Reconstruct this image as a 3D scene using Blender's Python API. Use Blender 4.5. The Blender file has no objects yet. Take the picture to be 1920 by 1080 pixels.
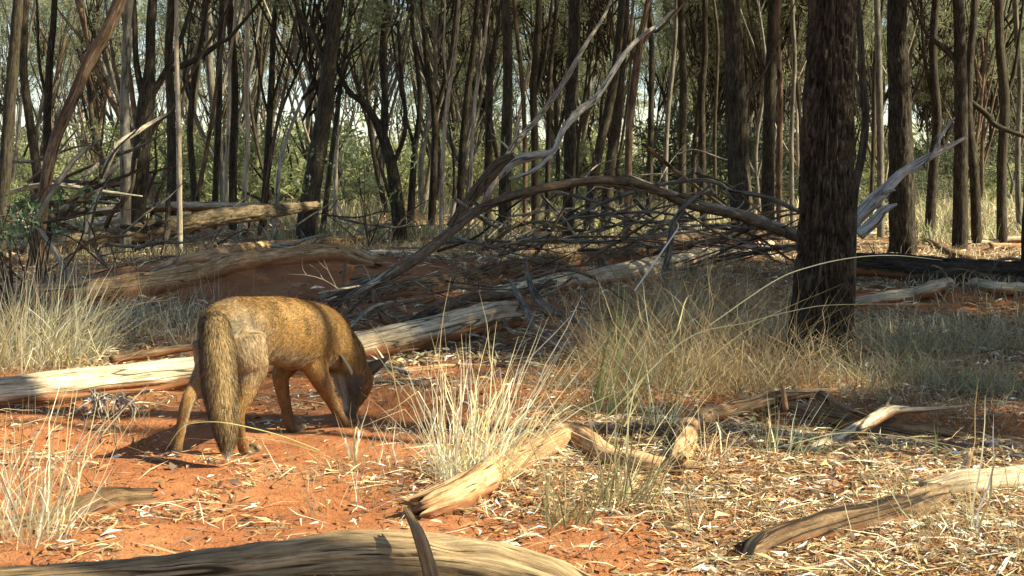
import bpy, math, random
import numpy as np
from mathutils import Vector
R = math.radians
rng = np.random.default_rng(11)
random.seed(5)
scn = bpy.context.scene
COL = scn.collection

# ------------------------------------------------------------------ camera, sky, sun, exposure
CAM_H, FPX = 0.61, 2500.0
TH = -math.atan(200 / FPX)
cam_d = bpy.data.cameras.new('camera'); cam = bpy.data.objects.new('camera', cam_d); COL.objects.link(cam)
cam.location = (0, 0, CAM_H); cam.rotation_euler = (R(90) + TH, 0, 0)
cam_d.sensor_width = 36; cam_d.lens = FPX / 1920 * 36; cam_d.clip_start = 0.05; cam_d.clip_end = 2000
scn.camera = cam
SUN_EL, SUN_AZ = R(43), R(-12)                 # azimuth measured from +x towards +y
SUN = np.array([math.cos(SUN_AZ) * math.cos(SUN_EL), math.sin(SUN_AZ) * math.cos(SUN_EL), math.sin(SUN_EL)])
w = bpy.data.worlds.new('World'); scn.world = w; w.use_nodes = True
nt = w.node_tree; nt.nodes.clear()
sky = nt.nodes.new('ShaderNodeTexSky'); sky.sky_type = 'NISHITA'; sky.sun_disc = False
sky.sun_elevation = SUN_EL; sky.sun_rotation = R(90) - SUN_AZ; sky.altitude = 200; sky.dust_density = 0.6; sky.air_density = 1.1
bg = nt.nodes.new('ShaderNodeBackground'); bg.inputs['Strength'].default_value = 0.072
wo = nt.nodes.new('ShaderNodeOutputWorld')
nt.links.new(sky.outputs[0], bg.inputs[0]); nt.links.new(bg.outputs[0], wo.inputs[0])
sl = bpy.data.lights.new('sun', 'SUN'); sl.energy = 5.0; sl.angle = R(0.53); sl.color = (1.0, 0.915, 0.66)
so = bpy.data.objects.new('sun', sl); COL.objects.link(so); so.location = (6, -2, 9)
so.rotation_euler = Vector(SUN).to_track_quat('Z', 'Y').to_euler()
vs = scn.view_settings
scn.display_settings.display_device = 'sRGB'
vs.view_transform = 'Standard'; vs.look = 'None'; vs.gamma = 1; vs.use_curve_mapping = False; vs.exposure = 1.5
cy = scn.cycles
cy.max_bounces = 5; cy.diffuse_bounces = 2; cy.glossy_bounces = 2; cy.transmission_bounces = 3; cy.transparent_max_bounces = 4
cy.use_adaptive_sampling = True; cy.adaptive_threshold = 0.02

# ------------------------------------------------------------------ noise
def _h(ix, iy, iz, s):
    n = (ix * 374761393 + iy * 668265263 + iz * 2147483647 + s * 1274126177) & 0xffffffff
    n = ((n ^ (n >> 13)) * 1274126177) & 0xffffffff
    n = ((n ^ (n >> 16)) * 2246822519) & 0xffffffff
    return ((n ^ (n >> 15)) & 0xffff) / 65535.0
def vn(p, s=0):
    p = np.asarray(p, float); f = np.floor(p); i = f.astype(np.int64); t = p - f; t = t * t * (3 - 2 * t)
    x, y, z = i[..., 0], i[..., 1], i[..., 2]; a, b, c = t[..., 0], t[..., 1], t[..., 2]
    def l(u, v, k): return u + (v - u) * k
    r = l(l(l(_h(x, y, z, s), _h(x + 1, y, z, s), a), l(_h(x, y + 1, z, s), _h(x + 1, y + 1, z, s), a), b),
          l(l(_h(x, y, z + 1, s), _h(x + 1, y, z + 1, s), a), l(_h(x, y + 1, z + 1, s), _h(x + 1, y + 1, z + 1, s), a), b), c)
    return r * 2 - 1
def fbm(p, o=4, s=0):
    r = 0; a = 1.0; t = 0; p = np.asarray(p, float)
    for k in range(o):
        r = r + a * vn(p * 2.03 ** k + 17.3 * k, s + k); t += a; a *= .5
    return r / t

# ------------------------------------------------------------------ terrain
def gauss(x, y, cx, cy_, sx, sy, a=0):
    c, s = math.cos(a), math.sin(a); u = (x - cx) * c + (y - cy_) * s; v = -(x - cx) * s + (y - cy_) * c
    return np.exp(-(u / sx) ** 2 - (v / sy) ** 2)
def sstep(a, b, t):
    t = np.clip((t - a) / (b - a), 0, 1); return t * t * (3 - 2 * t)
def H(x, y):
    x = np.asarray(x, float); y = np.asarray(y, float)
    p = np.stack([x, y, x * 0], -1)
    d = np.sqrt(x * x + y * y)
    z = .035 * fbm(p * .5, 3, 3) * sstep(2, 9, d) + .014 * fbm(p * 2.2, 3, 5) + .006 * fbm(p * 9, 3, 9)
    z = z + .014 * fbm(p * 4.3 + 3, 4, 14) * sstep(.5, -.3, x) + .19 * gauss(x, y, -1.45, 7.4, 1.4, .7, .2)          # red bank under the crossing logs
    z = z + .10 * gauss(x, y, -.1, 8.2, 1.2, .6, .1)
    z = z + .07 * gauss(x, y, -.33, 3.56, .16, .13)               # lump of soil by the nose
    z = z + .03 * gauss(x, y, -.1, 3.75, .25, .12)
    z = z - .11 * gauss(x, y, -.97, 3.10, .19, .13)                # scrape behind the hind legs
    z = z - .05 * gauss(x, y, 1.0, 3.35, .7, .16, -.25)           # undercut along the shaded log
    z = z + .09 * gauss(x, y, 2.05, 6.6, .9, .35)
    z = z - .02 * gauss(x, y, -.5, 2.45, .5, .12)
    z = z + .02 * gauss(x, y, -1.0, 2.75, .3, .2)
    return z
def ray(px, py):
    d = np.array([(px - 960) / FPX, 0, 0]) + (540 - py) / FPX * np.array([0, -math.sin(TH), math.cos(TH)]) + np.array([0, math.cos(TH), math.sin(TH)])
    return d
def P(px, py, Y):
    d = ray(px, py); return np.array([0, 0, CAM_H]) + d * (Y / d[1])
def Gd(px, py):
    d = ray(px, py); t0 = .8
    for t in np.arange(1.2, 90, .02) if d[2] < -.012 else []:
        q = d * t
        if CAM_H + q[2] < H(q[0], q[1]): return np.array([q[0], q[1], CAM_H + q[2]])
    Y = CAM_H / max(-d[2], .012); q = d * Y; return np.array([q[0], q[1], 0.0])
def WPX(wpx, Y): return wpx / FPX * Y

# ------------------------------------------------------------------ mesh helpers
def put(name, me, mat, parent=None):
    o = bpy.data.objects.new(name, me); COL.objects.link(o)
    if mat is not None and not me.materials: me.materials.append(mat)
    if parent is not None: o.parent = parent
    return o
def mesh(name, V, F, attrs=None, smooth=True):
    me = bpy.data.meshes.new(name); V = np.asarray(V, np.float32); F = np.asarray(F, np.int32)
    n, k = F.shape
    me.vertices.add(len(V)); me.vertices.foreach_set('co', V.ravel())
    me.loops.add(n * k); me.loops.foreach_set('vertex_index', F.ravel())
    me.polygons.add(n); me.polygons.foreach_set('loop_start', np.arange(0, n * k, k, dtype=np.int32)); me.polygons.foreach_set('loop_total', np.full(n, k, np.int32))
    if smooth: me.polygons.foreach_set('use_smooth', np.ones(n, bool))
    for a, d in (attrs or {}).items():
        d = np.asarray(d, np.float32)
        if d.ndim == 1: me.attributes.new(a, 'FLOAT', 'POINT').data.foreach_set('value', d)
        elif d.shape[1] == 3: me.attributes.new(a, 'FLOAT_VECTOR', 'POINT').data.foreach_set('vector', d.ravel())
        else: me.attributes.new(a, 'FLOAT_COLOR', 'POINT').data.foreach_set('color', d.ravel())
    me.update(calc_edges=True); me.validate(); return me
class Acc:
    def __init__(s): s.V = []; s.F = []; s.A = {}; s.n = 0
    def add(s, V, F, **A):
        s.V.append(V); s.F.append(np.asarray(F) + s.n); s.n += len(V)
        for k, v in A.items(): s.A.setdefault(k, []).append(v)
    def mesh(s, name, smooth=True):
        return mesh(name, np.concatenate(s.V), np.concatenate(s.F), {k: np.concatenate(v) for k, v in s.A.items()}, smooth)
def empty(name, loc):
    o = bpy.data.objects.new(name, None); COL.objects.link(o); o.location = [float(v) for v in loc]; o.empty_display_size = .1; return o
def tag(o, label=None, cat=None, group=None, kind=None):
    if label: o['label'] = label
    if cat: o['category'] = cat
    if group: o['group'] = group
    if kind: o['kind'] = kind
    return o
def child(name, me, mat, root):
    o = put(name, me, mat, root); return o          # mesh is given in the root's frame

def catmull(Pt, n):
    Pt = np.asarray(Pt, float); K = len(Pt)
    if K == 2: t = np.linspace(0, 1, n)[:, None]; return Pt[0] * (1 - t) + Pt[1] * t
    Q = np.vstack([2 * Pt[0] - Pt[1], Pt, 2 * Pt[-1] - Pt[-2]])
    u = np.linspace(0, K - 1 - 1e-6, n); i = u.astype(int); t = (u - i)[:, None]
    a, b, c, d = Q[i], Q[i + 1], Q[i + 2], Q[i + 3]
    return .5 * (2 * b + (c - a) * t + (2 * a - 5 * b + 4 * c - d) * t ** 2 + (3 * b - a - 3 * c + d) * t ** 3)
def tube(pts, rad, sides=8, rings=12, lump=0, furrow=0, seed=0, jag=0, fs=1.0, crack=0, cap=True):
    C = catmull(pts, rings); K = len(rad)
    rr = np.interp(np.linspace(0, K - 1, rings), np.arange(K), rad)
    T = np.gradient(C, axis=0); T /= np.linalg.norm(T, axis=1)[:, None] + 1e-9
    N = np.zeros_like(T); a = np.array([0, 0, 1.]) if abs(T[0][2]) < .8 else np.array([1., 0, 0])
    n = a - T[0] * a.dot(T[0]); n /= np.linalg.norm(n)
    for i in range(rings):
        n = n - T[i] * n.dot(T[i]); n /= np.linalg.norm(n); N[i] = n
    B = np.cross(T, N)
    th = np.arange(sides) / sides * 2 * math.pi
    S = np.concatenate([[0], np.cumsum(np.linalg.norm(np.diff(C, axis=0), axis=1))])
    c, s_ = np.cos(th), np.sin(th)
    R0 = float(np.mean(rr))
    wc = np.stack([np.broadcast_to(c * R0, (rings, sides)), np.broadcast_to(s_ * R0, (rings, sides)), np.broadcast_to(S[:, None], (rings, sides))], -1) + np.array([0, 0, seed * 3.7])
    r = np.repeat(rr[:, None], sides, 1)
    if lump: r = r * (1 + lump * fbm(wc / max(R0, .01) * np.array([.9, .9, .55]), 3, seed))
    if furrow:
        q = wc / max(R0, .01) * np.array([3.2, 3.2, .55]) * fs
        f = 1 - np.abs(fbm(q, 3, seed + 7)) * 2.2
        r = r - furrow * R0 * np.clip(f, 0, 1) ** 2
    if crack:
        q = wc / max(R0, .01) * np.array([1.3, 1.3, .10]); f = 1 - np.abs(vn(q, seed + 9)) * 9
        r = r - crack * R0 * np.clip(f, 0, 1)
    off = N[:, None, :] * c[None, :, None] + B[:, None, :] * s_[None, :, None]
    V = C[:, None, :] + off * r[..., None]
    if jag:
        j = jag * R0 * (_h(np.arange(sides), 3, 5, seed) * 2)
        V[-1] += T[-1] * j[:, None]; V[0] -= T[0] * (jag * R0 * _h(np.arange(sides), 9, 5, seed) * 2)[:, None]
    nv = off[..., 2]
    V = V.reshape(-1, 3); W = wc.reshape(-1, 3); U = nv.reshape(-1)
    i = np.arange(rings - 1)[:, None] * sides; k = np.arange(sides)[None]; k2 = (k + 1) % sides
    F = np.stack([i + k, i + k2, i + sides + k2, i + sides + k], -1).reshape(-1, 4)
    if cap:
        b = len(V); V = np.vstack([V, C[0], C[-1]]); W = np.vstack([W, [0, 0, W[0][2]], [0, 0, W[-1][2]]]); U = np.append(U, [0, 0])
        kk = np.arange(0, sides, 2)
        F = np.vstack([F, np.stack([np.full(len(kk), b), (kk + 2) % sides, kk + 1, kk], 1), np.stack([np.full(len(kk), b + 1), kk + (rings - 1) * sides, kk + 1 + (rings - 1) * sides, (kk + 2) % sides + (rings - 1) * sides], 1)])
    return V, F, W, U

# ------------------------------------------------------------------ materials
def mat(name):
    m = bpy.data.materials.new(name); m.use_nodes = True; t = m.node_tree; b = t.nodes['Principled BSDF']
    b.inputs['Roughness'].default_value = .85; b.inputs['Specular IOR Level'].default_value = .2
    return m, t, b
def ramp(t, fac, stops):
    r = t.nodes.new('ShaderNodeValToRGB'); e = r.color_ramp.elements
    while len(e) < len(stops): e.new(.5)
    for k, (p, c) in enumerate(stops): e[k].position = p; e[k].color = (*c, 1)
    t.links.new(fac, r.inputs[0]); return r.outputs[0]
def noise(t, vec, scale, detail=4, rough=.6):
    n = t.nodes.new('ShaderNodeTexNoise'); n.inputs['Scale'].default_value = scale; n.inputs['Detail'].default_value = detail; n.inputs['Roughness'].default_value = rough
    if vec is not None: t.links.new(vec, n.inputs['Vector'])
    return n.outputs['Fac']
def attr(t, name, what='Vector'):
    a = t.nodes.new('ShaderNodeAttribute'); a.attribute_name = name; return a.outputs[what]
def mapping(t, vec, sc):
    m = t.nodes.new('ShaderNodeMapping'); m.inputs['Scale'].default_value = sc; t.links.new(vec, m.inputs['Vector']); return m.outputs[0]
def mix(t, f, a, b, mode='MIX'):
    m = t.nodes.new('ShaderNodeMix'); m.data_type = 'RGBA'; m.blend_type = mode
    for sock, v in ((m.inputs[0], f), (m.inputs[6], a), (m.inputs[7], b)):
        if hasattr(v, 'links'): t.links.new(v, sock)
        elif isinstance(v, (int, float)): sock.default_value = v
        else: sock.default_value = (*v, 1)
    return m.outputs[2]
def bump(t, b, h, dist, strength=1.0):
    n = t.nodes.new('ShaderNodeBump'); n.inputs['Distance'].default_value = dist; n.inputs['Strength'].default_value = strength
    t.links.new(h, n.inputs['Height']); t.links.new(n.outputs[0], b.inputs['Normal'])

def wood_mat(name, dark, mid, light, stain=None, grain=(60, 60, 3), patch=1.2, bd=.003, amount=.5, speck=.55, longcrack=True):
    m, t, b = mat(name); wc = attr(t, 'wc')
    lc = noise(t, mapping(t, wc, (11, 11, .9)), 1, 3, .55); sb = t.nodes.new('ShaderNodeMath'); sb.operation = 'SUBTRACT'; t.links.new(lc, sb.inputs[0]); sb.inputs[1].default_value = .5
    ab = t.nodes.new('ShaderNodeMath'); ab.operation = 'ABSOLUTE'; t.links.new(sb.outputs[0], ab.inputs[0]); crk = ramp(t, ab.outputs[0], [(.0, (1, 1, 1)), (.004, (1, 1, 1)), (.011, (0, 0, 0))])
    g = noise(t, mapping(t, wc, (grain[0] * 1.3, grain[1] * 1.3, grain[2] * 2.2)), 1, 9, .78)
    c = ramp(t, g, [(.34, dark), (.47, mid), (.60, light)])
    ck = noise(t, mapping(t, wc, (grain[0] * 2.6, grain[1] * 2.6, grain[2] * 2.5)), 1, 3, .5)
    c = mix(t, ramp(t, ck, [(.33, (1, 1, 1)), (.40, (0, 0, 0))]), c, tuple(v * .45 for v in dark))
    sp = noise(t, mapping(t, wc, (30, 30, 30)), 1, 6, .8)
    c = mix(t, speck, c, ramp(t, sp, [(.38, (.55, .5, .42)), (.58, (1.12, 1.1, 1.05))]), 'MULTIPLY')
    pt = noise(t, mapping(t, wc, (14, 14, patch * 2)), 1, 5, .7)
    pr = ramp(t, pt, [(.40, (.50, .45, .40)), (.60, (1, 1, 1))])
    c = mix(t, .8, c, pr, 'MULTIPLY')
    if stain:
        u = attr(t, 'under', 'Fac'); n2 = noise(t, mapping(t, wc, (14, 14, 5)), 1, 4, .7)
        ma = t.nodes.new('ShaderNodeMath'); ma.operation = 'MULTIPLY_ADD'; t.links.new(n2, ma.inputs[0]); ma.inputs[1].default_value = 1.5
        mb = t.nodes.new('ShaderNodeMath'); mb.operation = 'MULTIPLY_ADD'; t.links.new(u, mb.inputs[0]); mb.inputs[1].default_value = -.9; mb.inputs[2].default_value = amount - .9
        t.links.new(mb.outputs[0], ma.inputs[2])
        f = ramp(t, ma.outputs[0], [(.25, (0, 0, 0)), (.55, (1, 1, 1))])
        c = mix(t, f, c, stain)
    if longcrack: c = mix(t, crk, c, tuple(v * .4 for v in dark))
    t.links.new(c, b.inputs['Base Color'])
    bump(t, b, g, bd); return m
RED = (.27, .115, .048)
M = {}
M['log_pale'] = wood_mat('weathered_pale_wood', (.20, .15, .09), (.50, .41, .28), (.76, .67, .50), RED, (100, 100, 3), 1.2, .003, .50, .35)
M['log_grey'] = wood_mat('weathered_grey_wood', (.10, .066, .033), (.29, .205, .11), (.47, .355, .205), RED, (130, 130, 4), 1.0, .003, .22, .3)
M['log_ochre'] = wood_mat('dusty_ochre_wood', (.20, .10, .045), (.45, .27, .13), (.70, .50, .30), RED, (90, 90, 5), 2.5, .003, .55, .45)
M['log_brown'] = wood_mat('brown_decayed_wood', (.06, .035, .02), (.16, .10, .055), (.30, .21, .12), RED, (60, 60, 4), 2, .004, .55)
M['log_bark'] = wood_mat('log_with_bark', (.06, .045, .03), (.20, .15, .09), (.36, .28, .17), None, (40, 40, 9), 3, .008, longcrack=False)
M['log_dark'] = wood_mat('dark_wood', (.015, .012, .009), (.04, .032, .022), (.09, .07, .05), RED, (50, 50, 4), 2, .003, .05)  # near-black wood for the blackest logs, sticks and branches
M['bleached'] = wood_mat('sun_bleached_wood', (.22, .20, .18), (.50, .47, .43), (.72, .68, .62), None, (80, 80, 3), 1.5, .003)
M['dead'] = wood_mat('grey_dead_branch', (.05, .042, .035), (.14, .125, .105), (.27, .24, .20), None, (90, 90, 5), 3, .002)
M['dead_brown'] = wood_mat('brown_dead_branch', (.045, .03, .02), (.12, .085, .055), (.24, .17, .11), None, (90, 90, 5), 3, .002)
M['dead_pale'] = wood_mat('pale_dead_branch', (.13, .11, .085), (.33, .29, .23), (.52, .47, .38), None, (90, 90, 5), 3, .002)
M['bark_dark'] = wood_mat('dark_furrowed_bark', (.008, .0065, .0045), (.029, .024, .016), (.108, .086, .056), None, (75, 75, 6), 3, .006, longcrack=False)
M['bark_brown'] = wood_mat('brown_bark', (.016, .013, .009), (.048, .040, .026), (.110, .092, .062), None, (60, 60, 5), 2, .006, longcrack=False)
M['bark_grey'] = wood_mat('smooth_grey_bark', (.09, .085, .07), (.17, .16, .13), (.26, .24, .20), None, (40, 40, 3), 2, .003)
M['bark_pale'] = wood_mat('pale_smooth_bark', (.28, .20, .13), (.48, .41, .31), (.62, .56, .45), RED, (30, 30, 2), 1.2, .002, .0)
M['bark_red'] = wood_mat('reddish_peeling_bark', (.05, .032, .02), (.14, .09, .058), (.27, .19, .125), None, (40, 40, 2.5), 1.6, .004)

def col_mat(name, trans=.3, rough=.7, attr_name='Col'):
    m, t, b = mat(name); c = attr(t, attr_name, 'Color'); t.links.new(c, b.inputs['Base Color']); b.inputs['Roughness'].default_value = rough
    if trans:
        tr = t.nodes.new('ShaderNodeBsdfTranslucent'); t.links.new(c, tr.inputs[0]); ms = t.nodes.new('ShaderNodeMixShader'); ms.inputs[0].default_value = trans
        t.links.new(b.outputs[0], ms.inputs[1]); t.links.new(tr.outputs[0], ms.inputs[2]); t.links.new(ms.outputs[0], t.nodes['Material Output'].inputs[0])
    return m
M['grass'] = col_mat('dry_grass', .35, .5)
M['litter'] = col_mat('leaf_litter', .10, .6)
M['foliage'] = col_mat('mulga_foliage', .45, .5)
M['fur'] = col_mat('fox_fur', .15, .6)
M['skin'] = col_mat('fox_underfur', 0, .8)

gm, t, b = mat('red_earth')
geo = t.nodes.new('ShaderNodeNewGeometry').outputs['Position']
n1 = noise(t, geo, 3, 6, .65); n2 = noise(t, geo, 28, 5, .7); n3 = noise(t, geo, 160, 4, .7)
c = ramp(t, n1, [(.32, (.23, .080, .030)), (.50, (.34, .130, .048)), (.70, (.43, .195, .085))])
c = mix(t, .5, c, ramp(t, n2, [(.35, (.55, .5, .45)), (.6, (1, 1, 1))]), 'MULTIPLY')
dist = attr(t, 'far', 'Fac')
strw = ramp(t, noise(t, geo, 2.2, 6, .75), [(.36, (.24, .10, .045)), (.5, (.17, .115, .065)), (.64, (.28, .215, .12))])
c = mix(t, dist, c, strw)
t.links.new(c, b.inputs['Base Color']); b.inputs['Roughness'].default_value = .95
ad = t.nodes.new('ShaderNodeMath'); ad.operation = 'MULTIPLY_ADD'; t.links.new(n3, ad.inputs[0]); ad.inputs[1].default_value = .4; t.links.new(n2, ad.inputs[2])
bump(t, b, ad.outputs[0], .012)
M['ground'] = gm

# ------------------------------------------------------------------ ground
def axis(dense0, dense1, step, far, grow=1.035):
    a = list(np.arange(dense0, dense1, step)); s = step; v = a[-1]
    while v < far: s *= grow; v += s; a.append(v)
    return a
ys = axis(1.9, 4.6, .012, 420, 1.02); s = .012; v = 1.9; pre = []
while v > -25: s *= 1.12; v -= s; pre.append(v)
ys = np.array(pre[::-1] + ys)
xp = np.array(axis(.0, 1.5, .014, 260, 1.035)); xs = np.concatenate([-xp[:0:-1], xp])
X, Y = np.meshgrid(xs, ys); Z = H(X, Y)
nx, ny = len(xs), len(ys)
idx = np.arange(nx * ny).reshape(ny, nx)
F = np.stack([idx[:-1, :-1], idx[:-1, 1:], idx[1:, 1:], idx[1:, :-1]], -1).reshape(-1, 4)
V = np.stack([X, Y, Z], -1).reshape(-1, 3)
far = sstep(5, 12, np.hypot(V[:, 0], V[:, 1])) * .85
ground = put('ground', mesh('ground', V, F, {'far': far}), M['ground']); tag(ground, kind='structure')

# ------------------------------------------------------------------ leaf litter and loose straw on the soil
def jitter_col(base, n, v=.25, hue=.08):
    base = np.asarray(base, float); i = rng.integers(0, len(base), n); c = base[i] * (1 + v * rng.uniform(-1, 1, (n, 1))) * (1 + hue * rng.uniform(-1, 1, (n, 3)))
    return np.concatenate([np.clip(c, .005, .9), np.ones((n, 1))], 1)
PALE_ = [(.82, .74, .50), (.78, .66, .38), (.70, .62, .34), (.84, .77, .58)]
STRAW = [(.60, .48, .29), (.46, .30, .14), (.74, .66, .50), (.34, .19, .085), (.52, .35, .17), (.25, .13, .06)]
LEAF = STRAW + [(.40, .23, .10), (.20, .11, .06), (.80, .73, .60), (.30, .18, .09)]
DULL = [(.20, .16, .09), (.28, .22, .12), (.15, .11, .06), (.36, .29, .17), (.22, .12, .06)]
def litter(name, n, x0, x1, y0, y1, lmin, lmax, wmin, wmax, dens, pal, curl=.3, maxlift=.01, tilt=.18):
    x = rng.uniform(x0, x1, n * 3); y = y0 * (y1 / y0) ** rng.uniform(0, 1, n * 3)
    k = (np.abs(x) < .5 * y + .25) & (rng.uniform(0, 1, len(x)) < dens(x, y)); x, y = x[k][:n], y[k][:n]; n = len(x)
    L = rng.uniform(lmin, lmax, n); W = rng.uniform(wmin, wmax, n) / 2; a = rng.uniform(0, 2 * math.pi, n); z = H(x, y) + rng.uniform(.001, maxlift, n)
    d = np.stack([np.cos(a), np.sin(a), rng.normal(0, tilt, n)], 1); sd = np.stack([-np.sin(a), np.cos(a), rng.normal(0, .5, n)], 1)
    bend = np.stack([rng.normal(0, curl, n), rng.normal(0, curl, n), rng.uniform(0, curl, n)], 1) * L[:, None]
    c = np.stack([x, y, z], 1)
    p0 = c - d * L[:, None] / 2; p1 = c + bend * .5; p2 = c + d * L[:, None] / 2
    q = sd * W[:, None]
    V = np.stack([p0, p1 - q, p1 + q, p2], 1).reshape(-1, 3)
    b0 = np.arange(n)[:, None] * 4
    F = np.concatenate([b0 + [0, 1, 2], b0 + [1, 3, 2]], 1).reshape(-1, 3)
    C = np.repeat(jitter_col(pal, n), 4, 0)
    o = put(name, mesh(name, V, F, {'Col': C}, False), M['litter']); return tag(o, kind='stuff')
def d_near(x, y):
    p = np.stack([x, y, x * 0], -1); n = fbm(p * 2.2, 3, 31) * .5 + .5
    d = .16 + .95 * sstep(-.35, .25, x + .25 * (2.9 - y)) * (1 - .3 * sstep(2.9, 3.9, y)) + .55 * gauss(x, y, -.45, 2.72, .45, .14) + .35 * gauss(x, y, -.75, 2.85, .2, .1)
    d = d * (.12 + .88 * sstep(.38, .60, n)) + .25 * sstep(.55, .7, fbm(p * 7, 2, 33) * .5 + .5)
    return np.clip(d, 0, 1)
tag(litter('leaf_litter', 34000, -1.9, 1.9, 1.9, 4.6, .012, .046, .0018, .0062, d_near, LEAF + DULL[:3]), 'straw and pale leaves scattered over the red soil', 'leaf litter')
tag(litter('twig_litter', 9000, -2, 2, 1.9, 5, .03, .11, .0012, .003, d_near, DULL + STRAW[:2], .1, .014), 'thin broken twigs strewn over the red soil near the grass', 'twigs')
tag(litter('loose_straw', 1100, -1.6, 1.6, 1.95, 3.6, .05, .16, .0014, .0032, d_near, PALE_[:4] + STRAW, .16, .02, .12), 'long loose straws lying across the sunny soil', 'straw')
tag(litter('bark_flakes', 2600, -1.9, 1.9, 1.9, 5, .012, .035, .007, .016, d_near, [(.14, .09, .06), (.24, .18, .13), (.10, .07, .05)], .12, .008, .1), 'dark bark flakes lying among the pale leaves', 'bark flakes')
def clods(name, n, y0, y1, smin, smax, seed):
    g = np.random.default_rng(seed); y = y0 * (y1 / y0) ** g.uniform(0, 1, n); x = g.uniform(-.55, .55, n) * y; s_ = smin * (smax / smin) ** (g.uniform(0, 1, n) ** 2); z = H(x, y)
    o8 = np.array([[1, 0, 0], [0, 1, 0], [-1, 0, 0], [0, -1, 0], [0, 0, 1], [0, 0, -1.]]); V = np.stack([x, y, z], 1)[:, None] + o8[None] * s_[:, None, None] * g.uniform(.5, 1.1, (n, 6, 1)) * [1, 1, .7]
    F = np.arange(n)[:, None, None] * 6 + np.array([[0, 1, 4], [1, 2, 4], [2, 3, 4], [3, 0, 4], [1, 0, 5], [2, 1, 5], [3, 2, 5], [0, 3, 5]]); return tag(put(name, mesh(name, V.reshape(-1, 3), F.reshape(-1, 3), {'far': np.zeros(n * 6)}, True), M['ground']), 'small crumbs of red soil strewn over the ground', 'soil crumbs', kind='stuff')
clods('soil_crumbs', 9000, 1.9, 6, .002, .012, 5)
def d_mid(x, y):
    p = np.stack([x, y, x * 0], -1); return np.clip(fbm(p * 1.1, 3, 41) * 1.2 + .75 - .6 * gauss(x, y, -1.3, 6.9, 1., .6), 0, 1)
tag(litter('woodland_litter', 60000, -7, 7, 4.3, 15, .04, .12, .004, .012, d_mid, STRAW[:4] + DULL, .3, .02, .25), 'faded leaf and straw litter on the woodland floor', 'leaf litter')
tag(litter('far_woodland_litter', 26000, -26, 26, 14, 55, .1, .3, .012, .04, lambda x, y: x * 0 + 1, STRAW[:3] + DULL, .3, .05, .3), 'pale dry litter among the distant trunks', 'leaf litter')

# ------------------------------------------------------------------ grass
def blades(base, n, L, spread, lean=(0, 0), width=.003, pal=STRAW, droop=.5, r0=.03, segs=5, stiff=.5, seed=0, wig=1.0):
    g = np.random.default_rng(seed + 900)
    a = g.uniform(0, 2 * math.pi, n); rr = r0 * np.sqrt(g.uniform(0, 1, n))
    b = np.stack([np.cos(a) * rr, np.sin(a) * rr, 0 * a], 1)
    wz = np.stack([b[:, 0] + base[0], b[:, 1] + base[1]], 1); b[:, 2] = H(wz[:, 0], wz[:, 1]) - base[2] - .005
    a2 = a + g.normal(0, .9, n); sp = np.abs(g.normal(0, spread, n)) + spread * .25
    dirn = np.stack([np.cos(a2) * sp + lean[0], np.sin(a2) * sp + lean[1], np.ones(n)], 1); dirn /= np.linalg.norm(dirn, axis=1)[:, None]
    LL = L * (1 - .75 * g.uniform(0, 1, n) ** 1.4)
    hor = np.stack([np.cos(a2), np.sin(a2), 0 * a2], 1) * .6 + np.array([lean[0], lean[1], 0]) * .7; hor[:, 2] = -.8
    dr = droop * g.uniform(0, 1, n) ** 2 * LL
    kink = g.uniform(0, 1, n) < .2
    t = np.linspace(0, 1, segs + 1)
    Pt = b[:, None] + dirn[:, None] * (LL[:, None] * t)[..., None] + hor[:, None] * (dr[:, None] * t ** 2.2)[..., None]
    Pt[:, :, :2] += np.cumsum(g.normal(0, .010 * wig / segs ** .5, (n, segs + 1, 2)), 1) * (L / .3)
    kb = np.clip(t - .55, 0, 1)[None] * LL[:, None] * kink[:, None]; Pt[:, :, 2] -= kb * 1.3; Pt[:, :, :2] += np.stack([np.cos(a2), np.sin(a2)], 1)[:, None] * kb[..., None] * .6
    sd = np.stack([np.cos(g.uniform(-.7, .7, n)), g.uniform(-.4, .4, n), 0 * a], 1)
    wv = width * g.uniform(.5, 1.3, n)[:, None] * (1 - t[None] ** 2 * .92) / 2
    V = np.stack([Pt - sd[:, None] * wv[..., None], Pt + sd[:, None] * wv[..., None]], 2)    # n, s+1, 2, 3
    V = V.reshape(-1, 3); m = (segs + 1) * 2
    q = np.arange(segs)[:, None] * 2 + np.array([0, 1, 3, 2]); F = (np.arange(n)[:, None, None] * m + q[None]).reshape(-1, 4)
    i = g.integers(0, len(pal), n); c = np.asarray(pal)[i] * (1 + .25 * g.uniform(-1, 1, (n, 1))); C = np.repeat(np.concatenate([np.clip(c, 0, .85), np.ones((n, 1))], 1), m, 0)
    return V, F, C
def tussock(px, py, n, L, spread, label, lean=(0, 0), width=.003, pal=STRAW, droop=.5, r0=.03, seed=0, group='grass tussocks', name='grass_tussock', pos=None, wig=1.0):
    p = Gd(px, py) if pos is None else np.array([pos[0], pos[1], float(H(pos[0], pos[1]))])
    V, F, C = blades(p, n, L, spread, lean, width, pal, droop, r0, 5, .5, seed, wig)
    if n >= 40:                                               # bent dead thatch round the foot
        V2, F2, C2 = blades(p, n, L * .5, spread * 2.6 + .5, (0, 0), width * .8, [tuple(v * .7 for v in q) for q in pal], .9, r0 * 1.3, 5, .5, seed + 400, wig * 2)
        F = np.concatenate([F, F2 + len(V)]); V = np.concatenate([V, V2]); C = np.concatenate([C, C2])
    o = put(name, mesh(name, V, F, {'Col': C}), M['grass']); o.location = p
    return tag(o, label, 'grass', group)
PALE = [(.86, .78, .54), (.82, .70, .42), (.76, .68, .38), (.86, .80, .62), (.66, .52, .27)]
OLIVE = [(.26, .25, .12), (.34, .31, .16), (.20, .20, .09), (.40, .35, .20), (.28, .22, .12)]
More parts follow.
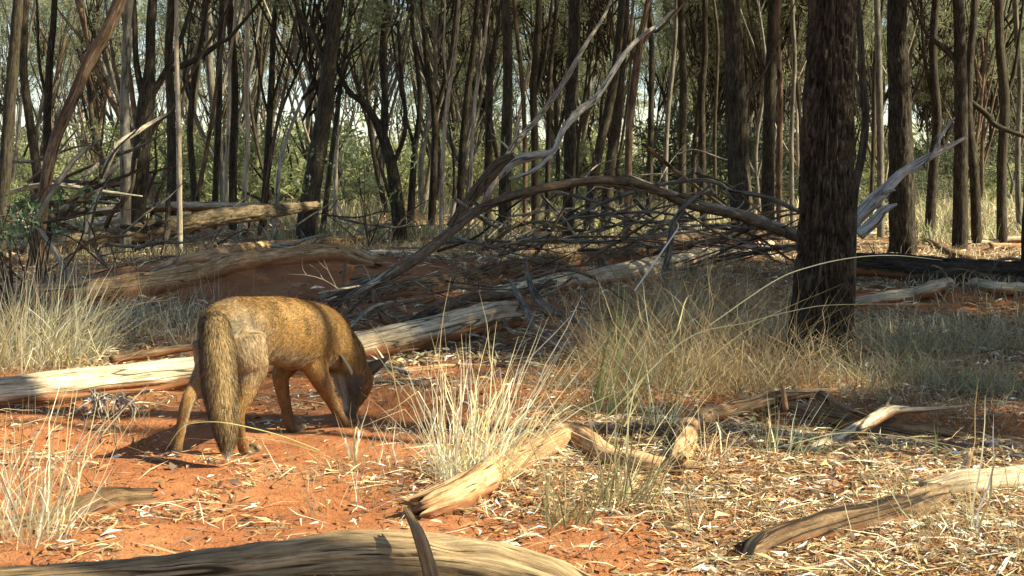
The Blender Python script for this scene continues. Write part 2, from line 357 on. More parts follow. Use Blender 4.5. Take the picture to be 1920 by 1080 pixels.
GREEN = [(.22, .30, .09), (.30, .34, .13), (.16, .24, .07)]
RUST = [(.36, .24, .12), (.50, .37, .20), (.28, .19, .10), (.42, .33, .18), (.24, .14, .07), (.60, .48, .28)]
GREY = [(.42, .39, .25), (.32, .30, .19), (.50, .45, .30), (.25, .23, .15), (.60, .53, .36)]
tussock(885, 905, 95, .37, .42, 'large bleached straw tussock in full sun beside the orange root', (.26, .05), .0028, PALE, .35, .075, 1, wig=1.4)
tussock(850, 890, 42, .30, .32, 'upright bleached stems crowding the sunny side of the large tussock', (-.08, .02), .0026, PALE, .2, .05, 2)
tussock(935, 860, 45, .42, .42, 'bleached grass leaning far over behind the large tussock', (.55, .1), .0028, PALE, .25, .05, 3)
tussock(880, 872, 7, .44, .12, 'few tall thin seed stems standing above the large tussock', (-.03, .0), .0022, PALE, .05, .06, 4)
tussock(1165, 950, 50, .34, .38, 'olive half-dead tussock behind the smooth foreground log', (.28, .0), .0028, OLIVE + PALE[2:3], .35, .05, 5)
tussock(1060, 985, 40, .20, .45, 'short olive tuft touching the smooth foreground log', (.1, .0), .0024, OLIVE, .4, .04, 6)
tussock(1130, 780, 45, .42, .30, 'yellow-green grass arching up before the dry thicket', (.35, .05), .003, OLIVE[:2] + GREEN + PALE[1:2], .25, .05, 7)
tussock(1235, 800, 35, .28, .35, 'sparse green and straw stalks above the bent orange root', (.05, 0), .0024, GREEN + PALE, .3, .05, 8)
tussock(45, 1010, 45, .36, .28, 'straw stalks rising at the edge beside the half-buried log', (-.02, .0), .0022, PALE, .3, .06, 9)
tussock(85, 1015, 26, .30, .22, 'thin straw stalks leaning together by the half-buried log', (.28, .02), .0026, PALE, .15, .05, 10)
tussock(5, 960, 34, .22, .4, 'low straw tuft at the picture edge on red soil', (0, 0), .0026, STRAW, .4, .05, 11)
tussock(662, 868, 11, .15, .32, 'small forked white sprig before the nose of the fox', (.0, 0), .0032, PALE, .1, .012, 12)
tussock(545, 905, 9, .13, .2, 'few short upright straws below the fox', (0, 0), .0022, PALE, .1, .09, 13)
tussock(25, 690, 420, .44, .42, 'dense straw-green tussock behind the pale log at the picture edge', (.0, -.02), .0034, GREY[:3] + PALE[1:] + OLIVE[1:2], .55, .22, 14)
tussock(95, 680, 260, .36, .42, 'grey straw tussock leaning over the pale log', (.12, -.05), .003, GREY[:3] + PALE[1:3], .6, .16, 15)
tussock(150, 655, 60, .42, .24, 'tall thin stalks standing behind the grey straw tussock', (.02, 0), .0026, OLIVE + PALE[1:2], .25, .2, 16)
tussock(215, 650, 30, .50, .40, 'long crossing stalks before the red bank', (.45, 0), .0026, OLIVE + PALE[1:2], .35, .15, 17)
tussock(345, 655, 120, .22, .6, 'wiry dry tuft below the red bank behind the fox', (0, 0), .002, GREY + RUST, .5, .14, 18)
tussock(320, 600, 50, .26, .4, 'thin dry grass on the face of the red bank', (0, 0), .0022, GREY + PALE[1:2], .5, .2, 19)
tussock(395, 575, 30, .26, .3, 'thin grass stems above the back of the fox', (0, 0), .0022, GREY, .3, .2, 20)
# the brown thicket of fine dry grass between the fallen logs and the thick tree
k = 30
thk = [(1190, 640, 'thin'), (1235, 600, 'pale'), (1290, 590, 'tangled'), (1350, 585, 'dense'), (1410, 580, 'tall'), (1255, 660, 'brown'), (1320, 665, 'reddish'), (1385, 660, 'wiry'), (1440, 655, 'fine'),
       (1215, 710, 'low'), (1275, 725, 'straw-tipped'), (1340, 730, 'rust brown'), (1400, 725, 'matted'), (1455, 715, 'loose'), (1160, 690, 'sparse')]
where = ['beside the leaning forked dead branch', 'below the broad pale log', 'before the middle of the broad pale log', 'at the end of the broad pale log', 'between the broad pale log and the thick tree',
         'in the middle of the thicket', 'deep in the thicket, level with the tree foot', 'reaching towards the thick tree', 'touching the shaded side of the thick tree',
         'at the front corner of the thicket', 'above the bent orange root', 'behind the sunlit root end', 'between the root end and the thick tree', 'at the very foot of the thick tree', 'beside the grey branches lying on the ground']
for (a, b_, adj), wh in zip(thk, where):
    k += 1; d = Gd(a, b_)[1]
    tussock(a, b_, 270, random.uniform(.22, .46), random.uniform(.5, 1.0), f'{adj} dry grass clump {wh}', (random.uniform(-.15, .15), 0), .0021, RUST + RUST[:3] + OLIVE[:1] + PALE[4:] + GREY[2:3], .8, random.uniform(.10, .2), k, 'clumps of the dry grass thicket', 'grass_clump', wig=3.5)
rgt = [(1640, 640, 'grey'), (1700, 660, 'thin'), (1770, 655, 'soft'), (1840, 660, 'feathery'), (1905, 655, 'dull'), (1660, 710, 'olive'), (1730, 725, 'drooping'), (1810, 730, 'matted olive'), (1890, 735, 'lank'), (1600, 735, 'straw-coloured'), (1500, 735, 'bristly'), (1560, 745, 'low yellowish')]
wr = ['at the sunny foot of the thick tree', 'before the low red ledge', 'halfway along the low red ledge', 'below the far end of the red ledge', 'at the picture edge below the red ledge', 'one step out from the thick tree',
      'in the shaded middle of the grey grass', 'behind the small crossing branch', 'at the picture edge above the shaded log', 'leaning on the thick tree', 'hiding the root flare of the thick tree', 'before the root flare of the thick tree']
for (a, b_, adj), wh in zip(rgt, wr):
    k += 1
    tussock(a, b_, (230 if k < 55 else 70), (random.uniform(.14, .30) if k < 55 else .13), random.uniform(.5, 1.0), f'{adj} grass clump {wh}', (random.uniform(-.2, .2), 0), .0021, GREY + OLIVE + RUST[1:3] + GREEN[:1], .7, random.uniform(.10, .2), k, 'clumps of grey-green grass by the thick tree', 'grass_clump', wig=2.5)
tussock(1770, 440, 260, .75, .45, 'pale bushy grass tussock behind the thick shaded logs', (0, 0), .008, GREY + OLIVE + PALE[1:2], .5, .35, 70)
tussock(1890, 1000, 150, .16, .7, 'fine grey grass below the lit end of the jointed log', (0, 0), .0018, GREY + OLIVE, .6, .2, 71)
tussock(1780, 1020, 120, .14, .7, 'fine grey grass under the crook of the jointed log', (0, 0), .0018, GREY + OLIVE + RUST, .6, .2, 72)
tussock(1370, 1000, 60, .15, .5, 'thin dark grass before the jointed log', (0, 0), .0016, OLIVE + RUST, .4, .12, 73)
tussock(1330, 870, 60, .16, .5, 'short bright straw at the bend of the orange root', (0, 0), .0022, PALE + STRAW, .4, .07, 74)
tussock(1480, 860, 40, .20, .4, 'green-tinged straw by the end of the crossing branch', (.2, 0), .002, PALE + GREEN, .3, .06, 75)
tussock(1760, 865, 6, .10, .25, 'tiny bright green shoot under the long arching blade', (0, 0), .003, GREEN, .2, .01, 76)
tussock(1830, 1000, 4, .30, .12, 'single jointed straw stalk standing by the jointed log', (.08, 0), .004, PALE, .05, .01, 77)
for i_, (a, b_, lb, n_, L_) in enumerate([(1620, 775, 'sparse dry tuft behind the short brown broken stick', 90, .13), (1730, 770, 'low dull tuft behind the middle of the shaded log', 110, .12), (1850, 790, 'dull wispy tuft behind the outer end of the shaded log', 120, .13),
                                          (1420, 840, 'thin tuft inside the bend of the orange branch', 60, .12), (1640, 860, 'straw wisps in the shade of the dark log', 50, .10), (1010, 720, 'rusty wisps before the low grey twiggy branch', 80, .14), (770, 740, 'straw wisps behind the soil lump', 50, .12), (1110, 745, 'pale wisps at the inner edge of the thicket', 110, .18)]):
    tussock(a, b_, n_, L_, .7, lb, (0, 0), .0019, GREY + OLIVE + RUST, .7, .14, 120 + i_, wig=2.5)
for i_, (a, b_, lb) in enumerate([(250, 830, 'dry wisp in the shade beside the hind leg of the fox'), (215, 800, 'dry wisp beside the white root tuft'), (155, 930, 'few straws bending over bare red soil'), (700, 880, 'flattened straw wisp between the fox and the large tussock'),
                                  (780, 840, 'low pale wisp behind the large tussock'), (1000, 850, 'short straws leaning on the knobbly orange root'), (640, 960, 'flat pale straws behind the smooth foreground log')]):
    tussock(a, b_, 26, .15, .5, lb, (random.uniform(-.2, .2), 0), .002, STRAW + GREY, .5, .07, 80 + i_)
# uncountable ground cover of the wood floor, back to the far trees
def cover(name, n, y0, y1, L, W, pal, dens, label, seed, xr=.55):
    g = np.random.default_rng(seed); y = y0 * (y1 / y0) ** g.uniform(0, 1, n * 2); x = g.uniform(-1, 1, n * 2) * (xr * y + .5)
    kk = g.uniform(0, 1, n * 2) < dens(x, y); x, y = x[kk][:n], y[kk][:n]; n = len(x); z = H(x, y)
    a = g.uniform(0, 2 * math.pi, n); l = L * g.uniform(.3, 1, n) * np.sqrt(y / y0); sp = np.abs(g.normal(0, .45, n))
    p0 = np.stack([x, y, z], 1); d = np.stack([np.cos(a) * sp, np.sin(a) * sp, np.ones(n)], 1); p1 = p0 + d * (l * .55)[:, None]; p2 = p0 + d * l[:, None] + np.stack([np.cos(a), np.sin(a), -np.ones(n)], 1) * (l * .2)[:, None]
    wv = (W * g.uniform(.6, 1.3, n) * np.sqrt(y / y0))[:, None] * np.array([1, .2, 0])
    V = np.stack([p0 - wv, p0 + wv, p1 + wv * .8, p1 - wv * .8, p2], 1).reshape(-1, 3)
    b0 = np.arange(n)[:, None] * 5; F = np.concatenate([b0 + [0, 1, 2], b0 + [0, 2, 3], b0 + [3, 2, 4]], 1).reshape(-1, 3)
    i = g.integers(0, len(pal), n); c = np.asarray(pal)[i] * (1 + .25 * g.uniform(-1, 1, (n, 1))); C = np.repeat(np.concatenate([c, np.ones((n, 1))], 1), 5, 0)
    return tag(put(name, mesh(name, V, F, {'Col': C}, False), M['grass']), label, 'grass', kind='stuff')
def dc(x, y):
    p = np.stack([x, y, x * 0], -1); return np.clip(fbm(p * .9, 3, 51) * 4 + .15 - 1.2 * gauss(x, y, -1.3, 7.0, 1.3, .8), 0, 1)
cover('woodland_grass', 20000, 5, 16, .12, .0016, GREY + OLIVE + RUST + PALE[1:3], dc, 'thin dry grass growing between the fallen logs', 61)
cover('far_woodland_grass', 30000, 13, 60, .32, .005, GREY + OLIVE + PALE[1:3] + GREEN, dc, 'dry grass and low green growth among the distant trunks', 62)

# long single blades that arc across the view
def arc(pts, wpx, label, pal=(.55, .52, .28)):
    Q = np.array([P(a, b_, d) for a, b_, d in pts]); base = Q[0].copy(); C = catmull(Q - base, 26); n = 26
    T = np.gradient(C, axis=0); T /= np.linalg.norm(T, axis=1)[:, None]; up = np.cross(T, [0, 1, 0]); up /= np.linalg.norm(up, axis=1)[:, None] + 1e-9
    d = np.mean([q[2] for q in pts]); wv = WPX(wpx * .62, d) / 2 * (1 - .9 * np.linspace(0, 1, n) ** 3)[:, None]
    n2 = np.cross(T, up)
    V = np.stack([C - up * wv, C + n2 * wv * .5, C + up * wv], 1).reshape(-1, 3)
    i = np.arange(n - 1)[:, None] * 3; F = np.concatenate([i + [0, 1, 4, 3], i + [1, 2, 5, 4]], 1).reshape(-1, 4)
    o = put('arching_straw', mesh('arching_straw', V, F, {'Col': np.tile([*pal, 1], (n * 3, 1))}), M['grass']); o.location = base
    return tag(o, label, 'grass stem', 'long arching grass stems')
arc([(1130, 790, 3.35), (1280, 640, 3.4), (1400, 605, 3.4), (1500, 580, 3.4), (1580, 571, 3.4), (1800, 570, 3.4)], 3.2, 'long green stem crossing the thick tree low down, reaching far beyond it')
arc([(1330, 610, 3.9), (1450, 528, 3.9), (1520, 500, 3.9), (1600, 483, 3.9), (1680, 479, 3.9), (1768, 488, 3.9)], 3.4, 'bright arching stem crossing the thick tree above the other stems', (.75, .68, .42))
arc([(1150, 860, 3.1), (1300, 700, 3.2), (1430, 600, 3.3), (1585, 530, 3.4)], 2.6, 'dull yellow stem crossing the thick tree between two others', (.38, .33, .15))
arc([(600, 845, 2.7), (520, 815, 2.65), (430, 794, 2.6), (375, 792, 2.6), (340, 803, 2.6), (310, 845, 2.6)], 3.6, 'bright yellow-green stem arching before the tail tip of the fox', (.62, .62, .25))
arc([(610, 852, 2.7), (520, 826, 2.65), (440, 821, 2.62)], 2.4, 'short green stem running below the yellow arching stem', (.42, .45, .2))
arc([(1180, 890, 2.7), (1450, 840, 2.6), (1560, 814, 2.6), (1640, 813, 2.6), (1740, 830, 2.6), (1850, 878, 2.6)], 2.6, 'long pale stem arching over the shadow of the dark log', (.60, .58, .34))
arc([(1960, 905, 2.5), (1860, 855, 2.6), (1700, 820, 2.6), (1500, 800, 2.7), (1390, 800, 2.7)], 1.8, 'thin stem sloping down beneath the long pale arching stem', (.40, .38, .2))
arc([(1100, 905, 2.7), (1400, 908, 2.6), (1640, 897, 2.6), (1780, 908, 2.6)], 1.8, 'thin grey stem lying level over the sunny litter', (.28, .26, .16))
arc([(1190, 545, 4.9), (1225, 495, 4.9), (1260, 445, 4.9), (1272, 425, 4.9), (1268, 415, 4.9)], 5, 'thick white straw standing before the brush with a bent tip', (.85, .82, .75))
arc([(960, 715, 3.2), (1000, 665, 3.2), (1040, 625, 3.2), (1075, 587, 3.2)], 3.6, 'white straw slanting above the large tussock', (.85, .78, .6))
arc([(1170, 800, 3.1), (1260, 640, 3.2), (1285, 565, 3.3), (1300, 552, 3.3)], 4, 'stout yellow stem slanting up through the thicket', (.45, .42, .2))
arc([(1140, 830, 3.0), (1200, 720, 3.1), (1270, 620, 3.1), (1297, 560, 3.2)], 3.6, 'olive stem crossing the stout yellow stem', (.36, .36, .17))
arc([(760, 800, 3.1), (745, 740, 3.1), (725, 650, 3.1), (695, 607, 3.1)], 3, 'yellow stem leaning across the fox-side end of the lit log', (.62, .55, .28))
arc([(815, 800, 3.0), (822, 690, 3.0), (830, 600, 3.0), (845, 522, 3.0)], 3, 'tall upright straw crossing the brightest patch of the log', (.70, .56, .3))
arc([(170, 840, 2.9), (230, 770, 2.8), (280, 720, 2.8)], 4, 'straight straw leaning over the shadow of the fox', (.8, .74, .55))
arc([(115, 900, 2.75), (150, 850, 2.75), (190, 800, 2.75), (225, 770, 2.75)], 5, 'long pale straw rising towards the white root tuft', (.78, .7, .42))
arc([(140, 610, 4.6), (200, 580, 4.6), (290, 565, 4.6), (330, 562, 4.6)], 2, 'grey stem arching level before the red bank', (.40, .40, .26))
arc([(130, 700, 4.2), (170, 600, 4.2), (230, 580, 4.2), (330, 550, 4.2)], 2, 'grey stem curving over the dry tuft', (.40, .40, .26))

# ------------------------------------------------------------------ logs and branches
SEED = [100]
def log(pts, rads, material, label, name='fallen_log', cat='log', sides=40, lump=.16, furrow=.05, crack=.10, jag=.5, group='fallen logs', stubs=(), rings=None, sink=0, ground_pts=False):
    """pts: (px, py, depth) or (px, py) -> on the ground; rads in metres."""
    SEED[0] += 1; s = SEED[0]
    Q = []
    for q, r in zip(pts, rads):
        if len(q) == 3: Q.append(P(*q))
        else:
            g = Gd(q[0], q[1]); Q.append(g + np.array([0, 0, r * .55 - sink]))
    Q = np.array(Q); base = Q[0].copy(); base[2] = float(H(base[0], base[1])); L = np.linalg.norm(np.diff(Q, axis=0), axis=1).sum()
    n = rings or int(min(160, max(20, L / .012)))
    V, F, W, U = tube(Q - base, rads, sides, n, lump, furrow, s, jag, 1.0, crack)
    me = mesh(name, V, F, {'wc': W, 'under': U})
    if stubs:
        root = empty(name, base); child('stem', me, M[material], root)
        for sp, sr in stubs:
            SEED[0] += 1; SQ = np.array([P(*q) for q in sp]) - base
            v, f, w_, u = tube(SQ, sr, 12, 12, .2, .08, SEED[0], .6)
            child('branch_stub', mesh('branch_stub', v, f, {'wc': w_, 'under': u}), M[material], root)
        o = root
    else:
        o = put(name, me, M[material]); o.location = base
    return tag(o, label, cat, group)
log([(-260, 775, 3.35), (0, 743, 3.55), (180, 722, 3.75), (365, 702, 3.95), (520, 680, 4.2), (660, 655, 4.45), (800, 625, 4.75), (900, 600, 5.0), (945, 592, 5.1)], [.052, .052, .053, .055, .054, .054, .056, .062, .062], 'log_pale',
    'long pale weathered log lying behind the fox, brightly sunlit in patches', sides=72, lump=.10, furrow=.03, crack=.14)
log([(-300, 1150, 1.9), (-60, 1112, 1.93), (200, 1090, 1.95), (420, 1074, 1.97), (600, 1056, 1.99), (740, 1052, 1.99), (900, 1068, 1.99), (1030, 1098, 1.97), (1120, 1140, 1.94), (1200, 1190, 1.9)], [.033, .034, .034, .038, .043, .045, .045, .042, .036, .03], 'log_grey',
    'smooth grey-brown twisted log lying lowest in view, below the orange root', sides=110, lump=.2, furrow=.03, crack=.22,
    stubs=[([(812, 1100, 1.915), (800, 1050, 1.92), (786, 1005, 1.93), (766, 964, 1.96)], [.013, .012, .010, .006])])
log([(-150, 1045), (0, 1012), (110, 990), (200, 960), (262, 950)], [.02, .024, .026, .03, .022], 'log_brown', 'small half-buried log ending in a dark broken stump', sides=36, jag=1.0)
log([(800, 972), (850, 955), (900, 925), (935, 900), (1000, 865), (1060, 838), (1100, 845), (1140, 868), (1200, 882), (1265, 885)], [.032, .038, .038, .034, .032, .035, .033, .025, .024, .022], 'log_ochre',
    'knobbly orange root log humping out of the sunny ground', sides=44, lump=.28, furrow=.06, jag=.8)
log([(1272, 888), (1285, 850), (1295, 815), (1350, 790), (1410, 776), (1450, 765), (1520, 752), (1560, 748)], [.024, .027, .024, .023, .022, .023, .019, .013], 'log_ochre',
    'bent orange branch angling back from the end of the knobbly root', 'fallen_branch', 'branch', sides=30, lump=.2, sink=-.012, group='fallen branches', stubs=[([(1472, 765, 3.45), (1470, 748, 3.45), (1467, 724, 3.45)], [.010, .008, .005])])
log([(1485, 868, 2.90), (1530, 842, 3.0), (1580, 818, 3.1), (1625, 795, 3.2), (1665, 772, 3.32), (1700, 768, 3.38)], [.010, .015, .0155, .015, .017, .010], 'log_pale', 'pale crossing branch lying over the shaded dark log', 'fallen_branch', 'branch', sides=24, group='fallen branches',
    stubs=[([(1670, 771, 3.33), (1740, 767, 3.4), (1810, 762, 3.5)], [.010, .007, .003]), ([(1662, 772, 3.31), (1663, 760, 3.31), (1669, 748, 3.31)], [.007, .005, .002])])
log([(1480, 766, 3.6), (1560, 786, 3.5), (1640, 804, 3.4), (1740, 824, 3.3), (1850, 848, 3.2), (1960, 864, 3.1), (2200, 890, 2.9)], [.020, .030, .036, .040, .044, .047, .047], 'log_brown', 'dark shaded log with a hollow beneath it', sides=44)  # darker brown wood picked here to carry the shadow on this log
log([(1540, 742, 3.65), (1580, 765, 3.5), (1640, 790, 3.35)], [.014, .013, .008], 'log_brown', 'short brown broken stick resting on the shaded dark log', 'fallen_branch', 'branch', sides=20, group='fallen branches')
log([(1400, 1050), (1460, 1030), (1560, 1005), (1650, 985), (1720, 965), (1755, 948)], [.02, .027, .03, .03, .031, .027], 'log_brown', 'jointed ochre log curving along the front edge, its shaded half', sides=40, lump=.2, furrow=.05)  # shaded half of one log, its shade put into browner wood
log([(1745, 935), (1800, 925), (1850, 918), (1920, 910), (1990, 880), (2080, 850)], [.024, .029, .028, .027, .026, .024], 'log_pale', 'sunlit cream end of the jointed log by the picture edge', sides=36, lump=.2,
    stubs=[([(1800, 912, 2.72), (1808, 880, 2.72), (1818, 852, 2.72)], [.010, .008, .007])])  # sunlit half of the same log, the sunlight put into paler wood
log([(1385, 1075, 2.1), (1405, 1025, 2.12), (1430, 1000, 2.14)], [.012, .011, .005], 'log_dark', 'short black charred stick poking up before the jointed log', 'stick', 'stick', sides=14, group='sticks')
log([(1590, 990, 2.35), (1592, 970, 2.35), (1602, 948, 2.35)], [.006, .005, .002], 'dead', 'small grey twig standing up behind the jointed log', 'stick', 'stick', sides=10, group='sticks')
# bank with crossing logs
log([(-120, 560), (60, 565), (200, 560), (330, 540), (420, 512), (480, 500), (560, 492), (640, 487), (700, 500)], [.05, .06, .07, .07, .065, .06, .06, .055, .04], 'log_ochre', 'thick red-dusted log lying along the top of the red bank', sides=48, lump=.2)
log([(280, 522), (330, 505), (400, 490), (470, 470), (560, 464), (640, 458), (700, 452)], [.03, .04, .045, .05, .05, .055, .04], 'log_ochre', 'orange log with a bright sunlit end behind the red bank', sides=36)
log([(440, 487, 8.7), (560, 482, 8.9), (660, 477, 9.1), (760, 477, 9.2), (850, 487, 9.2), (920, 497, 9.1), (960, 505, 9.0)], [.028, .028, .027, .026, .023, .018, .012], 'bleached', 'slender white branch lying across behind the red bank', 'fallen_branch', 'branch', sides=20, group='fallen branches')
log([(270, 525), (320, 512), (380, 498), (440, 488)], [.02, .028, .026, .02], 'dead_pale', 'short pale split branch on the thick red-dusted log', 'fallen_branch', 'branch', sides=16, group='fallen branches')
log([(40, 478, 10.8), (140, 455, 10.9), (235, 440, 11.0), (340, 420, 11.3), (430, 405, 11.6), (510, 396, 11.9), (590, 385, 12.2)], [.06, .078, .082, .08, .078, .07, .04], 'log_bark', 'thick bark-covered trunk fallen on a slant behind the pale pole tree', 'fallen_log', 'log', sides=44, lump=.12, furrow=.16, crack=.05)
log([(180, 398, 13.2), (300, 388, 13.4), (420, 388, 13.5), (560, 392, 13.5)], [.05, .055, .05, .04], 'log_pale', 'pale log resting farther back behind the bark-covered trunk', sides=20)
log([(180, 418, 12.2), (215, 410, 12.3), (245, 404, 12.4)], [.045, .05, .04], 'bleached', 'white bleached log end shining through the brush', sides=18)
log([(690, 555, 6.5), (760, 545, 6.8), (860, 528, 7.2), (960, 506, 7.7), (1060, 494, 8.2), (1150, 483, 8.7), (1240, 460, 9.5), (1300, 450, 10), (1400, 444, 10.6), (1450, 440, 11)], [.05, .058, .058, .06, .062, .06, .06, .055, .05, .04], 'log_brown',
    'long brown log running back from the fox to the brush heap', sides=44, lump=.12)
log([(930, 566), (1020, 545), (1120, 535), (1200, 520), (1300, 498), (1380, 482), (1440, 468)], [.045, .055, .065, .07, .075, .075, .06], 'log_pale', 'broad pale log half hidden by the dry grass thicket', sides=44, lump=.18)
log([(745, 618, 5.3), (800, 590, 5.5), (850, 568, 5.7), (900, 556, 5.9), (960, 552, 6.2), (1040, 530, 6.6)], [.018, .022, .024, .022, .020, .012], 'dead_brown', 'bowed brown branch lying above the sunlit log', 'fallen_branch', 'branch', sides=20, group='fallen branches')
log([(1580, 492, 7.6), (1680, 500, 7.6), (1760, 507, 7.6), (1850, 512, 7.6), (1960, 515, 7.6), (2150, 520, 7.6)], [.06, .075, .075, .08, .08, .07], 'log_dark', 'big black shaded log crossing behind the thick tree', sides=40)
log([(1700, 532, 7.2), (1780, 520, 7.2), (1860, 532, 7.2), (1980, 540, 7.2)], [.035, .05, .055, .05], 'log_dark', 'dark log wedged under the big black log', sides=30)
log([(1595, 575), (1660, 567), (1710, 560), (1760, 545), (1800, 530), (1850, 545), (1930, 552), (2050, 560)], [.025, .035, .035, .035, .03, .035, .035, .03], 'log_pale', 'wavy cream and red log lying on the low red ledge', sides=36, lump=.22)
log([(1700, 435), (1740, 455), (1775, 476), (1800, 490), (1860, 492)], [.025, .03, .035, .04, .02], 'log_brown', 'short brown branch sloping down onto the big black log', 'fallen_branch', 'branch', sides=18, group='fallen branches')
log([(1810, 455, 13), (1860, 455, 13), (1900, 450, 13), (2000, 450, 13)], [.035, .035, .035, .03], 'log_pale', 'sunlit cream log far behind the big black log', sides=18)
log([(1860, 464, 12.2), (1930, 466, 12.2), (2020, 468, 12.2)], [.045, .045, .04], 'log_ochre', 'dull log lying just before the far cream log', sides=16)
log([(600, 700, 4.2), (660, 682, 4.25), (700, 682, 4.25), (740, 692, 4.2), (770, 700, 4.1)], [.006, .010, .010, .009, .006], 'dead_pale', 'pale stick propped against the sunlit log behind the fox', 'stick', 'stick', sides=12, group='sticks')
log([(690, 712), (760, 700), (850, 690), (940, 688)], [.006, .011, .009, .006], 'log_ochre', 'straight straw-coloured stick lying behind the head of the fox', 'stick', 'stick', sides=12, group='sticks')
log([(660, 728), (740, 722), (830, 722), (920, 716)], [.006, .009, .009, .004], 'dead_brown', 'thin brown stick lying before the straw-coloured stick', 'stick', 'stick', sides=12, group='sticks')
log([(210, 675, 4.35), (280, 664, 4.4), (330, 655, 4.45), (380, 650, 4.5)], [.012, .016, .014, .012], 'log_brown', 'thin brown branch lying just above the pale log beside the tail of the fox', 'fallen_branch', 'branch', sides=16, group='fallen branches')

def dead_branch(pts, wpx, material, label, twigs=6, name='dead_branch', group='dead branches', tl=.5, seed=None, sides=12, side_pts=(), cat='branch'):
    """pts (px,py,depth); wpx widths in photo pixels; twigs become parts of the branch"""
    SEED[0] += 1; s = SEED[0] if seed is None else seed; g = np.random.default_rng(s)
    Q = np.array([P(*q) for q in pts]); base = Q[0].copy()
    r = [max(.0012, WPX(w_, q[2]) / 2) for w_, q in zip(wpx, pts)]
    L = np.linalg.norm(np.diff(Q, axis=0), axis=1).sum()
    root = empty(name, base); V, F, W, U = tube(Q - base, r, sides, int(min(60, max(10, L / .03))), .14, .05, s, .4)
    child('stem', mesh('stem', V, F, {'wc': W, 'under': U}), M[material], root)
    for sp, sw in side_pts:
        SQ = np.array([P(*q) for q in sp]) - base; rr = [WPX(w_, q[2]) / 2 for w_, q in zip(sw, sp)]; SEED[0] += 1
        v, f, w_, u = tube(SQ, rr, 9, 14, .14, 0, SEED[0]); child('side_branch', mesh('side_branch', v, f, {'wc': w_, 'under': u}), M[material], root)
    C = catmull(Q - base, 40); T = np.gradient(C, axis=0); T /= np.linalg.norm(T, axis=1)[:, None]
    for k in range(twigs):
        i = int(g.uniform(8, 38)); p = C[i]; d = T[i] + g.normal(0, .65, 3); d[2] += .25; d /= np.linalg.norm(d)
        l = tl * L * g.uniform(.15, .5) * (1 - i / 60); pts_ = [p]
        q = p.copy(); st = d.copy()
        for j in range(3): st = st + g.normal(0, .28, 3); st /= np.linalg.norm(st); q = q + st * l / 3; pts_.append(q.copy())
        r0 = np.interp(i / 39 * (len(r) - 1), range(len(r)), r) * g.uniform(.3, .6); SEED[0] += 1
        v, f, w_, u = tube(np.array(pts_), [r0, r0 * .7, r0 * .45, r0 * .15], 5, 7, .1, 0, SEED[0], cap=False)
        ac = Acc(); ac.add(v, f, wc=w_, under=u)
        for m_ in range(2):                                   # twiglets of the twig
            a = pts_[1 + m_]; dd = st + g.normal(0, .8, 3); dd /= np.linalg.norm(dd); e = a + dd * l * .4
            v, f, w_, u = tube(np.array([a, (a + e) / 2 + g.normal(0, l * .03, 3), e]), [r0 * .5, r0 * .3, r0 * .1], 4, 4, 0, 0, SEED[0], cap=False); ac.add(v, f, wc=w_, under=u)
        child('twig', ac.mesh('twig'), M[material], root)
    return tag(root, label, cat, group)

dead_branch([(620, 568, 5.4), (690, 535, 5.6), (745, 508, 5.8), (800, 470, 6.0), (850, 430, 6.2), (900, 392, 6.4), (970, 365, 6.6), (1060, 345, 6.8), (1150, 338, 7.0), (1220, 352, 7.2), (1290, 385, 7.4), (1380, 405, 7.7), (1460, 432, 8.0), (1510, 455, 8.2)],
            [10, 17, 20, 20, 20, 18, 17, 17, 17, 16, 14, 15, 18, 14], 'dead_brown', 'long bare branch arching high over the brush heap', 7, tl=.16, sides=16, group='arching dead branches',
            side_pts=[([(815, 455, 6.1), (760, 500, 6.0), (700, 540, 5.9), (650, 590, 5.9)], [12, 9, 7, 4]), ([(1110, 345, 6.9), (1150, 348, 7), (1230, 362, 7.2), (1330, 375, 7.3)], [7, 6, 5, 2])])
dead_branch([(1050, 420, 7.5), (1120, 385, 7.6), (1220, 350, 7.6), (1310, 338, 7.6), (1345, 343, 7.6), (1370, 357, 7.6), (1430, 368, 7.6), (1480, 388, 7.6), (1530, 415, 7.7)], [4, 7, 8, 8, 8, 10, 9, 9, 6], 'dead', 'thinner grey branch arching towards the thick tree', 8, tl=.3, group='arching dead branches')
dead_branch([(1240, 530, 7.0), (1255, 470, 7.0), (1262, 420, 7.0), (1290, 380, 7.1), (1330, 350, 7.2)], [10, 14, 12, 9, 5], 'dead', 'upright grey limb rising through the brush heap', 5, tl=.4, group='arching dead branches')
dead_branch([(1180, 330, 8.2), (1300, 375, 8.2), (1400, 400, 8.1), (1480, 430, 8.0), (1560, 480, 7.9)], [6, 8, 9, 9, 7], 'dead_pale', 'straight pale branch sloping down to the thick tree through the brush', 7, tl=.3, group='arching dead branches')
dead_branch([(905, 385, 10.8), (930, 335, 10.8), (965, 270, 11), (1010, 220, 11.2), (1060, 150, 11.4), (1100, 80, 11.6), (1130, 35, 11.8), (1150, -10, 12)], [11, 13, 11, 10, 11, 8, 6, 5], 'dead_pale', 'slender dead trunk leaning steeply in the middle of the wood', 6, 'leaning_dead_tree', 'leaning dead trunks', .25, sides=12, cat='dead trunk')
dead_branch([(850, 420, 10.5), (900, 350, 10.5), (935, 310, 10.5), (960, 295, 10.5)], [22, 24, 26, 20], 'dead_brown', 'thick dark broken stub below the leaning dead trunks', 5, 'leaning_dead_tree', 'leaning dead trunks', .3, sides=14, cat='dead trunk')
